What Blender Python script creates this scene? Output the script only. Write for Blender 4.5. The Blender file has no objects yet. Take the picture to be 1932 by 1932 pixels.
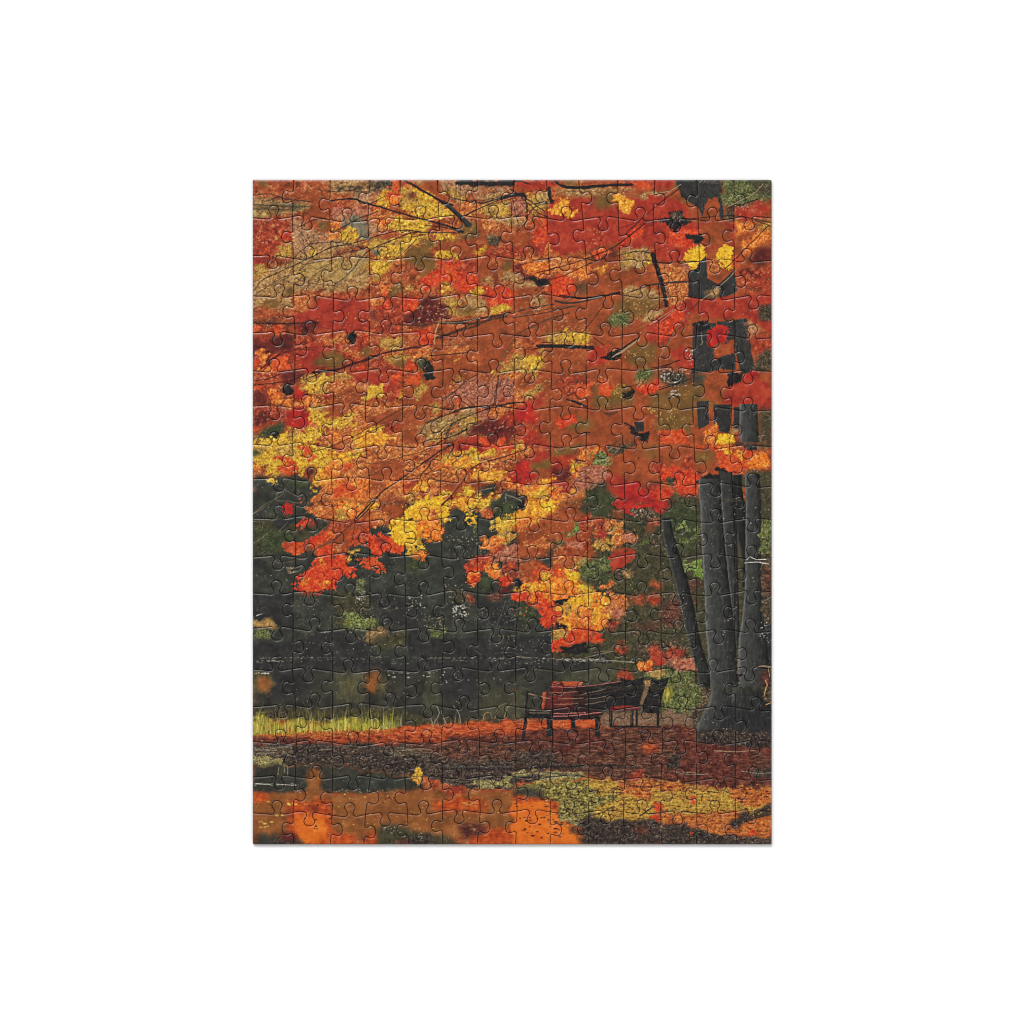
# Assembled autumn jigsaw puzzle on a white sheet, seen straight from above.
# ------------------------------------------------------------------ printed picture (painted in memory, in code)
import numpy as np, math
PW, PH = 1016, 1300            # printed sheet: 1 px = 0.25 mm; sheet origin at (492.5, 350.5)
OX, OY = 492.5, 350.0
TS = 1932/360.0
rng = np.random.default_rng(11)
_fx = np.fft.fftfreq(PW)[None, :]; _fy = np.fft.fftfreq(PH)[:, None]
def field(L, s=.9, ang=None, asp=1.0, p=1.0):      # pink noise between wavelengths L and ~s px
    n = np.fft.fft2(rng.standard_normal((PH, PW)))
    if ang is None:
        k = np.hypot(_fx, _fy)
    else:
        a = math.radians(ang); u = _fx*math.cos(a)+_fy*math.sin(a); v = -_fx*math.sin(a)+_fy*math.cos(a)
        k = np.hypot(u*asp, v)
    kl = 1.0/L
    f = np.real(np.fft.ifft2(n*(k/kl)**1.5/(1+(k/kl)**(1.5+p))*np.exp(-(k*s)**2*2)))
    return (f/f.std()).astype(np.float32)
F = {'1': field(6, 1.2), '2': field(13, 2.2), '3': field(34, 6), '4': field(90, 14), 'c': field(9, 2.6, -28, 1.6), 'm': field(40, 5, -24, 1.8),
     's': field(10, 1.6, -28, 3.0), 'h': field(9, 1.5, 0, 5.0), 'v': field(10, 1.6, 90, 5.0), 'n': field(3, .8)}
WX = field(9, 1.5)*.9+field(30, 6, -26, 1.8)*2.4; WY = field(9, 1.5)*.9+field(30, 6, -26, 1.8)*1.6
IMG = np.zeros((PH, PW, 3), np.float32)
SM = np.zeros((PH, PW), np.float32)   # where the print is smooth: fewer leaf marks there
SMOOTH = set('ru ol rd rk rb cr tk ne ts bk'.split())
# style: ramp colours, field weights, filigree colour, filigree strength, edge roughness
ST = {
 'ru': ([(128,66,39),(154,74,43),(172,86,50)], '3.7 4.8 1.25 s.3', (205,150,95), .0, 2.0),
 'rs': ([(104,52,35),(152,70,41),(168,80,46),(194,116,70)], '1.2 2.2 s.4 3.8 4.6', (212,160,104), .35, 2.5),
 'rr': ([(104,42,34),(146,54,38),(162,64,42),(196,96,64)], '1.25 2.4 s.3 3.8', (214,140,96), .25, 2.5),
 'rd': ([(142,48,39),(168,57,42),(182,72,50)], '3.6 4.6 1.2', (205,110,80), .0, 2.2),
 'rb': ([(164,48,34),(192,58,38),(212,76,42),(228,110,60)], '3.5 2.5 1.4', (235,130,70), .0, 2.2),
 'cr': ([(142,38,36),(174,44,40),(196,54,42)], '3.6 4.5 1.15', (205,90,70), .0, 2.0),
 'ro': ([(176,60,34),(204,80,42),(222,106,56)], '3.5 2.5 1.3', (240,160,90), .0, 2.4),
 'rk': ([(70,34,34),(98,42,38),(122,50,42)], '3.6 4.5 1.3', (190,120,100), .0, 2.4),
 'ol': ([(104,76,42),(120,86,46),(132,92,50)], '3.5 4.7 1.15', (190,150,90), .04, 2.0),
 'or': ([(156,70,36),(204,98,44),(226,130,56),(240,176,88)], '1.5 2.7 3.5', (236,180,100), .15, 2.6),
 'os': ([(122,62,38),(176,88,46),(198,112,60),(226,166,92)], '1.6 2.5 s.6 3.3', (226,176,104), .32, 2.6),
 'ob': ([(184,84,32),(214,108,38),(232,134,50),(240,170,80)], '3.4 2.5 1.4', (245,190,90), .05, 2.2),
 'yo': ([(160,80,34),(214,132,46),(230,160,54),(240,196,70)], '1.5 2.7 3.5', (244,206,100), .12, 2.8),
 'ye': ([(120,80,36),(192,140,50),(216,170,56),(238,206,76)], '1.6 2.8 3.4', (246,222,110), .10, 2.8),
 'yb': ([(186,120,40),(220,162,42),(236,190,50),(244,210,76)], '2.6 1.5 3.4', (248,220,90), .06, 2.6),
 'yd': ([(96,68,40),(168,122,58),(192,146,68),(222,184,90)], '1.8 2.5 3.3', (84,62,40), .30, 2.6),
 'go': ([(138,106,60),(172,136,78),(192,158,96)], '1.4 2.5 3.6', (100,74,48), .20, 2.2),
 'ta': ([(104,70,52),(168,118,82),(190,142,100),(212,168,126)], '1.6 2.4 s.4 3.3', (92,60,46), .30, 2.2),
 'td': ([(96,70,46),(156,114,68),(182,140,88),(212,174,116)], '1.6 2.4 s.5 3.3', (88,62,44), .30, 2.2),
 'pk': ([(108,56,46),(160,88,66),(184,116,88),(206,150,118)], '1.6 2.4 s.5 3.3', (98,56,48), .25, 2.2),
 'gy': ([(84,78,62),(126,116,92),(146,134,106)], '1.3 2.4 3.7', (84,74,58), .18, 2.0),
 'dk': ([(48,49,44),(58,59,52),(68,69,60)], '2.3 3.6 4.8', (100,100,90), .04, 2.0),
 'dg': ([(50,54,38),(62,68,46),(74,80,54)], '1.2 2.4 3.7', (120,124,84), .08, 2.0),
 'do': ([(54,50,38),(70,66,48),(84,78,56)], '1.3 2.5 3.6', (130,116,84), .08, 2.0),
 'dm': ([(46,42,36),(66,58,46),(82,72,56),(140,112,84)], '1.5 2.5 3.4', (160,130,100), .20, 2.0),
 'ne': ([(44,43,42),(52,51,50),(60,59,57)], '2.3 3.6 4.7', (90,88,88), .03, .4),
 'bk': ([(30,28,29),(40,37,37),(48,44,43)], '2.5 3.5', (80,72,66), .04, 1.8),
 'gn': ([(54,58,40),(90,98,54),(122,128,74),(160,164,108)], '1.6 2.6 3.3', (176,186,120), .15, 2.4),
 'gd': ([(48,56,36),(74,82,48),(104,108,64),(150,146,92)], '1.6 2.5 3.4', (150,146,96), .15, 2.4),
 'gl': ([(74,92,42),(104,128,58),(136,156,80)], '1.5 2.6 3.4', (170,196,110), .10, 2.2),
 'tk': ([(47,46,44),(56,55,53),(64,63,60)], '1.3 v.6 3.3', (110,110,104), .03, .25),
 'tl': ([(74,75,72),(88,88,84),(104,103,98)], '1.5 v.6', (140,138,128), .06, .3),
 'ts': ([(36,36,37),(46,46,47),(54,54,54)], '1.4 v.6', (80,80,78), .02, .25),
 'rg': ([(150,56,34),(190,84,46),(206,112,66)], '1.4 h.7 3.3', (220,150,90), .10, 1.6),
 'bn': ([(92,40,30),(142,58,36),(166,72,42),(200,110,64)], '1.5 h.8 3.4', (214,128,70), .16, 1.6),
 'bd': ([(50,36,32),(80,50,41),(100,62,49),(134,92,72)], '1.5 h.8 3.4', (150,100,76), .18, 1.8),
 'br': ([(54,32,30),(82,44,38),(104,56,45),(128,76,62)], '1.4 h.6 3.6', (150,84,70), .12, 1.8),
 'mu': ([(44,38,34),(74,64,54),(104,90,72),(140,122,96)], '1.6 h.7 2.4', (146,126,98), .15, 1.8),
 'md': ([(34,30,30),(56,48,44),(78,64,56),(116,96,82)], '1.7 h.6 2.4', (130,108,90), .14, 1.8),
 'mo': ([(70,62,42),(116,104,66),(150,138,88),(188,174,116)], '1.7 2.5 h.4', (190,178,120), .12, 2.0),
 'lv': ([(46,42,30),(104,92,50),(150,134,72),(194,176,98)], '1.7 2.6 3.5 h.4', (60,52,36), .25, 2.4),
 'lo': ([(92,50,30),(158,96,44),(192,130,54),(218,168,76)], '1.6 2.5 h.6 3.5', (236,190,96), .12, 2.2),
 'wo': ([(120,72,40),(140,84,45),(158,98,54)], 'h.4 3.5 4', (190,130,76), .05, 1.6),
 'wr': ([(150,58,30),(180,74,34),(204,94,42)], 'h.6 3.8 4.5', (222,140,70), .06, 2.0),
 'wb': ([(204,94,34),(216,108,38),(226,122,46)], 'h.4 3.6 4', (240,170,80), .03, 1.8),
 'wd': ([(46,45,40),(57,56,49),(66,64,54)], 'h.25 3.5 4', (100,92,70), .04, 1.8),
 'wg': ([(64,62,50),(74,72,56),(86,84,64)], 'v.5 3.4 4', (110,104,80), .02, 1.6),
 'wv': ([(76,72,50),(88,83,57),(100,94,64)], 'v.5 3.4', (130,120,84), .02, 3.0),
 'be': ([(44,30,30),(54,36,35),(62,42,40)], 'h.6 2.3', (90,70,66), .02, .5),
 'bf': ([(32,30,30),(40,38,38),(50,47,46)], 'h.5 2.4', (80,76,72), .02, .5),
 'bm': ([(82,36,34),(102,44,40),(120,54,46)], 'h.6 2.3', (150,90,80), .03, .5),
 'gs': ([(86,74,40),(140,126,54),(176,160,66),(198,184,92)], '1.4 v1 3.4', (190,176,90), .05, 2.0),
 'ly': ([(92,66,34),(158,118,52),(188,146,60),(212,176,82)], '1.6 2.5 h.5 3.4', (214,180,96), .08, 2.2),
 'lr': ([(98,50,32),(160,82,42),(190,106,50),(212,142,74)], '1.6 2.4 h.5 3.4', (214,150,90), .08, 2.2),
 'lk': ([(34,30,29),(50,43,39),(66,56,50),(104,88,76)], '1.5 2.6 3.4', (110,94,82), .08, 2.2),
 'hz': ([(96,74,58),(122,94,74),(150,118,94)], '1.6 2.4 h.4', (160,130,104), .1, 2.0),
 'pc': ([(150,70,44),(176,84,52),(190,100,64)], '1.4 h.6', (206,130,90), .05, .6),
}
def _wts(s):
    out = 0; tot = 0
    for t in s.split():
        w = float('0'+t[1:]) if t[1:].startswith('.') else float(t[1:] or 1)
        out = out + w*F[t[0]]; tot += w*w
    return out/math.sqrt(tot)
SOFT = {k: 5 for k in 'gs bd br lk bn hz wr ru ol rd rk cr rr rs wo wd wg wv do dg dk ne br ta td'.split()}
_cache = {}
def shade(st):
    if st not in _cache:
        ramp, w, fc, fs, rg = ST[st]
        v = np.clip(.5+.22*_wts(w), 0, 1)*(len(ramp)-1)
        r = np.array(ramp, np.float32)
        i = np.minimum(v.astype(int), len(ramp)-2); t = (v-i)[..., None]
        c = r[i]*(1-t)+r[i+1]*t
        if fs > 0:   # thin squiggles: zero contours of one noise, kept where another is high
            m = np.exp(-(F['c']/.26)**2)*np.clip((F['m']*.9+F['1']*.6+F['4']*.4-1.25+fs*3.4)*1.2, 0, 1)*.85
            c = c*(1-m[..., None])+np.array(fc, np.float32)*m[..., None]
        c += (F['n']*1.7)[..., None]
        _cache[st] = c
    return _cache[st]
def blur(a, k):
    for _ in range(2):
        for ax in (0, 1):
            p = np.pad(a, [(k, k) if i == ax else (0, 0) for i in (0, 1)], mode='edge')
            c = np.cumsum(p, ax); z = np.zeros_like(np.take(c, [0], ax)); c = np.concatenate([z, c], ax)
            n = a.shape[ax]
            a = (np.take(c, range(2*k+1, 2*k+1+n), ax)-np.take(c, range(n), ax))/(2*k+1)
    return a
CR = [False]
LATE = [False]
CRISP = set('tk ne bk ts tl rb cr rd ro yb ob gn gl'.split())
def poly(pts, st, rough=None, soft=0, op=1.0, flat=None):
    rg = (ST[st][4]*(.42 if CR[0] and LATE[0] and (st in CRISP or st in FORCE[0]) else .75) if rough is None else rough)
    p = np.array(pts, np.float32)
    m = int(rg*7+soft*3+10)
    x0, y0 = np.floor(p.min(0)).astype(int)-m; x1, y1 = np.ceil(p.max(0)).astype(int)+m
    x0, y0, x1, y1 = max(x0, 0), max(y0, 0), min(x1, PW), min(y1, PH)
    if x1 <= x0 or y1 <= y0: return
    Y, X = np.mgrid[y0:y1, x0:x1].astype(np.float32)
    X = X+WX[y0:y1, x0:x1]*rg; Y = Y+WY[y0:y1, x0:x1]*rg
    ins = np.zeros(X.shape, bool)
    q = np.roll(p, -1, 0)
    for (ax, ay), (bx, by) in zip(p, q):
        if ay == by: continue
        c = ((ay > Y) != (by > Y)) & (X < (bx-ax)*(Y-ay)/(by-ay)+ax)
        ins ^= c
    if TEETH and (((CR[0] or TT[0]) and st in TOOTH) or st in FORCE[0]):
        ins |= teeth(p, x0, y0, X.shape)
    a = ins.astype(np.float32)
    sm = SOFT.get(st, 2) if soft == 0 and rough is None else soft
    if (CR[0] or TT[0]) and (st in CRISP or st in FORCE[0]): a = a*.7+blur(a, 1)*.3
    elif CR[0] and st in SOFT and st not in ('rr', 'td', 'ta'): a = np.clip((blur(a, 8)-.5)*1.35+.5+F['3'][y0:y1, x0:x1]*.06, 0, 1)*np.clip(blur(a, 9)*8, 0, 1)
    elif rough == .07: a = a*.7+blur(a, 1)*.3
    elif sm > 2: a = np.clip((blur(a, int(sm))-.5)*1.5+.5+F['3'][y0:y1, x0:x1]*.10+F['2'][y0:y1, x0:x1]*.06, 0, 1)*np.clip(blur(a, int(sm)+2)*6, 0, 1)
    else: a = np.clip((blur(a, 2)-.5)*2.0+.5+F['1'][y0:y1, x0:x1]*.16+F['s'][y0:y1, x0:x1]*.14, 0, 1)*np.clip(blur(a, 3)*6, 0, 1)
    a = (a*op)[..., None]
    c = shade(st)[y0:y1, x0:x1]
    IMG[y0:y1, x0:x1] = IMG[y0:y1, x0:x1]*(1-a)+c*a
    SM[y0:y1, x0:x1] = SM[y0:y1, x0:x1]*(1-a[..., 0])+(st in SMOOTH)*a[..., 0]
FORCE = [()]
TT = [False]
TEETH = True
TOOTH = set('rb cr rd ro yb ob ye yo'.split())
def teeth(p, x0, y0, shp):
    q = np.roll(p, -1, 0); L = np.hypot(*(q-p).T); area = np.sum(p[:, 0]*q[:, 1]-q[:, 0]*p[:, 1])/2
    sg = 1 if area > 0 else -1; m = np.zeros(shp, bool); size = min(5.0, max(2.0, abs(area)**.5*.11))*(.7 if LATE[0] else 1)
    for (a, b, l) in zip(p, q, L):
        if l < 2: continue
        d = (b-a)/l; nrm = np.array([d[1], -d[0]])*sg
        t = rng.uniform(0, 3)
        while t < l:
            h = size*rng.uniform(.6, 1.8); w2 = size*rng.uniform(.45, .8)
            c = a+d*t-nrm*1.5; tip = c+nrm*(h+1.5)+d*rng.normal(0, .5)*h; e0 = c-d*w2; e1 = c+d*w2
            T = np.array([e0, tip, e1]); lo = np.floor(T.min(0)).astype(int)-1; hi = np.ceil(T.max(0)).astype(int)+2
            xa, ya, xb, yb = max(lo[0]-x0, 0), max(lo[1]-y0, 0), min(hi[0]-x0, shp[1]), min(hi[1]-y0, shp[0])
            if xb > xa and yb > ya:
                Y, X = np.mgrid[ya+y0:yb+y0, xa+x0:xb+x0]
                s = [(T[(k+1) % 3, 0]-T[k, 0])*(Y-T[k, 1])-(T[(k+1) % 3, 1]-T[k, 1])*(X-T[k, 0]) for k in range(3)]
                m[ya:yb, xa:xb] |= ((s[0] >= 0) & (s[1] >= 0) & (s[2] >= 0)) | ((s[0] <= 0) & (s[1] <= 0) & (s[2] <= 0))
            t += size*rng.uniform(.9, 2.0)
    return m
def trunk(P, W, dark=0.):
    # a round trunk: pale rim on the left, grey middle, dark right side, as printed
    P = np.array(P, np.float32); W = np.array(W, np.float32)
    ys = np.arange(max(int(P[0, 1]), 0), min(int(P[-1, 1]), PH))
    S = spline(np.c_[P, W], 8)
    cx = np.interp(ys, S[:, 1], S[:, 0]); w = np.interp(ys, S[:, 1], S[:, 2])
    xa, xb = max(int((cx-w/2).min())-4, 0), min(int((cx+w/2).max())+5, PW)
    X = np.arange(xa, xb)[None, :]; u = (X-cx[:, None]+WX[ys[0]:ys[-1]+1, xa:xb]*.12)/(w[:, None]/2)
    rim = [-1.0, -.93, -.82, -.5, 0, .45, .8, 1.0]
    v = np.interp(u, rim, [96, 104, 80, 66, 62, 54, 42, 36])*(1-dark)
    v = v+F['v'][ys[0]:ys[-1]+1, xa:xb]*3+F['n'][ys[0]:ys[-1]+1, xa:xb]*2+F['3'][ys[0]:ys[-1]+1, xa:xb]*2
    A = np.clip((1-np.abs(u))*w[:, None]/2+.5, 0, 1)[..., None]
    c = v[..., None]*np.array([1.0, 1.0, .96])
    IMG[ys[0]:ys[-1]+1, xa:xb] = IMG[ys[0]:ys[-1]+1, xa:xb]*(1-A)+c*A
    SM[ys[0]:ys[-1]+1, xa:xb] = np.maximum(SM[ys[0]:ys[-1]+1, xa:xb], A[..., 0])
def ell(cx, cy, rx, ry, ang, st, **k):
    t = np.linspace(0, 2*math.pi, 20, endpoint=False); a = math.radians(ang)
    w = 1+.16*np.sin(3*t+cx)+.1*np.sin(5*t+cy)
    u, v = rx*np.cos(t)*w, ry*np.sin(t)*w
    poly(np.stack([cx+u*math.cos(a)-v*math.sin(a), cy+u*math.sin(a)+v*math.cos(a)], 1), st, **k)
def spline(P, n=8):
    P = np.array(P, np.float32)
    if len(P) < 3: return np.linspace(P[0], P[-1], 14)
    Q = np.concatenate([[2*P[0]-P[1]], P, [2*P[-1]-P[-2]]]); out = []
    for i in range(len(P)-1):
        a, b, c, d = Q[i:i+4]
        for t in np.arange(n)/n:
            out.append(.5*((2*b)+(-a+c)*t+(2*a-5*b+4*c-d)*t*t+(-a+3*b-3*c+d)*t**3))
    out.append(P[-1]); return np.array(out)
def stroke(P, w0, w1, col, op=1.0, jit=.16):
    P = spline(P); n = len(P)
    x0, y0 = np.floor(P.min(0)-max(w0, w1)-4).astype(int); x1, y1 = np.ceil(P.max(0)+max(w0, w1)+4).astype(int)
    x0, y0, x1, y1 = max(x0, 0), max(y0, 0), min(x1, PW), min(y1, PH)
    if x1 <= x0 or y1 <= y0: return
    Y, X = np.mgrid[y0:y1, x0:x1].astype(np.float32)
    X = X+WX[y0:y1, x0:x1]*jit; Y = Y+WY[y0:y1, x0:x1]*jit
    A = np.zeros(X.shape, np.float32)
    for i in range(n-1):
        ax, ay = P[i]; bx, by = P[i+1]; dx, dy = bx-ax, by-ay; L = dx*dx+dy*dy+1e-6
        t = np.clip(((X-ax)*dx+(Y-ay)*dy)/L, 0, 1)
        d = np.hypot(X-ax-t*dx, Y-ay-t*dy); w = (w0+(w1-w0)*(i+t)/(n-1))*.34*(.8 if max(w0, w1) > 3 else 1)
        A = np.maximum(A, np.clip(w-d+.5, 0, 1)*np.minimum(1, w*2))
    A = (A*op)[..., None]
    c = shade(col)[y0:y1, x0:x1] if isinstance(col, str) else np.array(col, np.float32)+(F['1'][y0:y1, x0:x1]*5)[..., None]
    IMG[y0:y1, x0:x1] = IMG[y0:y1, x0:x1]*(1-A)+c*A
_LV = []
def _leafmask(r, ang, kind):
    n = int(r*1.5+2); Y, X = np.mgrid[-n:n+1, -n:n+1].astype(np.float32)
    t = np.arctan2(Y, X)-ang; d = np.hypot(X, Y)
    if kind == 0: R = r*(.55+.45*np.abs(np.cos(1.5*t))**.7)            # three-lobed
    elif kind == 1: R = r*(.5+.5*np.abs(np.cos(2.5*t))**.8)            # five-lobed
    else: R = r*(.28+.72*np.abs(np.cos(t))**3)                         # narrow
    return np.clip(R-d+.5, 0, 1)
for _r in (1.2, 1.7, 2.3, 3.0, 4.0):
    for _a in range(8):
        for _k in range(3): _LV.append((_r, _leafmask(_r, _a*math.pi/4+.3-(.8 if _k == 2 else 0)*(_a % 4 > 0), _k)))
def leaves(n, ymax, rmax=4.0, jit=7, vary=.13):
    M = [q for q in _LV if q[0] <= rmax]
    xs, ys = rng.uniform(10, PW-10, n), rng.uniform(10, ymax, n)
    th = rng.normal(-.45, .5, n); L = rng.normal(0, jit, n)
    mi = rng.integers(0, len(M), n); br = rng.normal(1.0, vary, n); wm = rng.normal(0, 5, n)
    for i in range(n):
        x, y = int(xs[i]), int(ys[i])
        sx, sy = int(np.clip(x+L[i]*math.cos(th[i]), 1, PW-2)), int(np.clip(y+L[i]*math.sin(th[i]), 1, PH-2))
        c = IMG[sy, sx]
        if c[0]-c[2] < 44 or (SM[y, x] > .5 and i % 6): continue
        if y > 520 and IMG[y, x, 0]-IMG[y, x, 2] < 50: continue
        m = M[mi[i]][1]; k = m.shape[0]//2
        if x-k < 0 or y-k < 0 or x+k+1 > PW or y+k+1 > PH: continue
        b = IMG[y-k:y+k+1, x-k:x+k+1]; A = (m*.8)[..., None]
        cc = c*np.clip(br[i], .62, 1.3)+np.array([wm[i], wm[i]*.7, 0])
        IMG[y-k:y+k+1, x-k:x+k+1] = b*(1-A)+cc*A
def flecks(x0, y0, x1, y1, n, col, r0=.5, r1=1.3, stretch=1.0, op=.85, tilt=None):
    for _ in range(n):
        x, y = rng.uniform(x0, x1), rng.uniform(y0, y1); r = rng.uniform(r0, r1); s = stretch*rng.uniform(.7, 1.3)
        xa, xb, ya, yb = int(x-r*s-2), int(x+r*s+3), int(y-r*s-2), int(y+r*s+3)
        if xa < 0 or ya < 0 or xb > PW or yb > PH: continue
        Y, X = np.mgrid[ya:yb, xa:xb]
        th = rng.normal(tilt, .35) if tilt is not None else 0
        u = (X-x)*math.cos(th)+(Y-y)*math.sin(th); w = -(X-x)*math.sin(th)+(Y-y)*math.cos(th)
        a = np.clip(r+.5-np.hypot(u/s, w), 0, 1)[..., None]*op*rng.uniform(.4, 1)
        IMG[ya:yb, xa:xb] = IMG[ya:yb, xa:xb]*(1-a)+np.array(col, np.float32)*a
COL = {'Q': (70,56,48), 'g': (150,148,52), 'h': (196,184,70), 'i': (112,108,44), 'j': (214,204,110), 'K': (46,40,39), 'D': (70,54,46), 'B': (84,52,40), 'R': (112,44,36), 'G': (84,80,74), 'L': (176,150,118), 'W': (206,200,188),
       'T': (196,150,100), 'Y': (214,196,90), 'S': (150,140,120), 'O': (214,92,44), 'M': (72,34,34), 'P': (196,120,110), 'N': (120,76,50)}
def sprinkle(n):      # pale backlit leaf tips, in drifts that follow the sprays
    for _ in range(n):
        x, y = int(rng.uniform(6, PW-6)), int(rng.uniform(6, 860))
        v = F['m'][y, x]*.9+F['s'][y, x]*.45+F['c'][y, x]*.35
        if v < .95: continue
        c = IMG[y, x]
        if c[0]-c[2] < 55 or c[0] > 215 or (SM[y, x] > .5 and rng.random() < .35): continue
        k = rng.uniform(.35, .8); cc = c*(1-k)+np.array((226, 170, 106))*k
        r = rng.uniform(.35, 1.1); s = rng.uniform(1, 2.4); th = rng.normal(-.5, .6)
        Y, X = np.mgrid[y-4:y+5, x-4:x+5]
        if Y.shape != IMG[y-4:y+5, x-4:x+5].shape[:2]: continue
        u = (X-x)*math.cos(th)+(Y-y)*math.sin(th); w = -(X-x)*math.sin(th)+(Y-y)*math.cos(th)
        a = np.clip(r+.5-np.hypot(u/s, w), 0, 1)[..., None]*.9
        IMG[y-4:y+5, x-4:x+5] = IMG[y-4:y+5, x-4:x+5]*(1-a)+cc*a
TILES = []
def tile(ox, oy, text, sc=TS): TILES.append((ox, oy, text, sc))
def paint_all():
    for t in TILES:
        if t[0] not in (996, 481): _tile(*t, 'peHTj')
    leaves(24000, 880, 3.0, 7, .11); leaves(18000, 880, 1.8, 5, .17); sprinkle(15000)
    CR[0] = True
    for t in TILES:
        if t[0] == 1160 and t[1] < 1200: _tile(*t, 'peHTj')
    for t in TILES:
        LATE[0] = t[0] in (996, 481)
        if LATE[0]: _tile(*t, 'peHTj')
    CR[0] = LATE[0] = False
    leaves(9000, 880, 2.3, 4, .15)
    for t in TILES: _tile(*t, 'X')
    for t in TILES: _tile(*t, 'SFBN')
def _tile(ox, oy, text, TS, ops):
    def cv(v): return [((v[i]/TS)+ox-OX, (v[i+1]/TS)+oy-OY) for i in range(0, len(v)-1, 2)]
    TT[0] = oy == 980
    for ln in text.strip().splitlines():
        ln = ln.split('#')[0].strip()
        if not ln: continue
        k = ln.split(); op = k[0]
        if op[0] not in ops: continue
        if op == 'S':      # S colour w0 w1 points
            for seg in ' '.join(k[4:]).split('/'):
                stroke(cv([float(q) for q in seg.split()]), float(k[2])/TS, float(k[3])/TS, COL[k[1]] if k[1] in COL else k[1])
        elif op == 'N':    # fine twigs: colour n x0 y0 x1 y1 angle length
            n, a, b, c, d, an, ln_ = [float(q) for q in k[2:9]]
            for _ in range(int(n)):
                x, y = rng.uniform(a, c), rng.uniform(b, d); L_ = ln_*rng.uniform(.5, 1.4); t = math.radians(an+rng.normal(0, 16)); t2 = t+rng.normal(0, .5)
                m = (x+L_*.5*math.cos(t), y+L_*.5*math.sin(t)); e = (m[0]+L_*.5*math.cos(t2), m[1]+L_*.5*math.sin(t2))
                cc = np.array(COL[k[1]]); stroke(cv([x, y, m[0], m[1], e[0], e[1]]), rng.uniform(1.0, 1.9), .5, cc, op=.75)
                if rng.random() < .7:
                    t3 = t2+rng.choice([-.7, .7]); stroke(cv([m[0], m[1], m[0]+L_*.3*math.cos(t3), m[1]+L_*.3*math.sin(t3)]), 1.0, .4, cc, op=.7)
        elif op == 'B':    # grass: n x0 y0 x1 y1 (bottom line) height colours...
            n, a, b, c, d, h = [float(q) for q in k[1:7]]
            for _ in range(int(n)):
                t = rng.random(); x = a+(c-a)*t; y = b+(d-b)*t+rng.normal(0, 2.6*TS); hh = h*rng.uniform(.25, 1)**1.2*(1.15 if rng.random() < .12 else .8)
                le = rng.normal(0, .16)*hh; cc = np.array(COL[k[7+int(rng.integers(len(k)-7))]])*rng.uniform(.8, 1.1)
                stroke(cv([x, y, x+le*.25, y-hh*.5, x+le, y-hh]), rng.uniform(1.2, 2.4), .4, cc, op=.8, jit=.1)
        elif op == 'F':    # F colour n x0 y0 x1 y1 r0 r1 stretch
            v = [float(q) for q in k[3:]]; (a, b), (c, d) = cv(v[:4])
            flecks(a, b, c, d, int(k[2]), COL[k[1]], v[4]/TS if len(v) > 4 else .5, v[5]/TS if len(v) > 5 else 1.2, v[6] if len(v) > 6 else 1, tilt=-.45 if oy < 1200 and k[1] in 'TYOPL' else None)
        elif op[0] == 'e':  # e[softness] style cx cy rx ry angle / ...
            for seg in ' '.join(k[2:]).split('/'):
                v = [float(q) for q in seg.split()]
                (cx, cy), = cv(v[:2]); ell(cx, cy, v[2]/TS, v[3]/TS, v[4] if len(v) > 4 else 0, k[1], soft=float(op[1:] or 0))
        elif op[0] == 'p':
            for seg in ' '.join(k[2:]).split('/'):
                poly(cv([float(q) for q in seg.split()]), k[1], soft=float(op[1:] or 0))
        elif op[0] == 'T':  # T dark x y w ...
            v = [float(q) for q in k[1:]]; n = (len(v)-1)//3
            trunk([cv(v[1+3*i:3+3*i])[0] for i in range(n)], [v[3+3*i]/TS for i in range(n)], v[0])
        elif op[0] == 'j':  # leafy, toothed edge
            FORCE[0] = (k[1],)
            for seg in ' '.join(k[2:]).split('/'):
                poly(cv([float(q) for q in seg.split()]), k[1])
            FORCE[0] = ()
        elif op == 'H' or op == 'X':    # hard-edged polygon
            for seg in ' '.join(k[2:]).split('/'):
                poly(cv([float(q) for q in seg.split()]), k[1], rough=.07)
IMG[:] = shade('rs')
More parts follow.
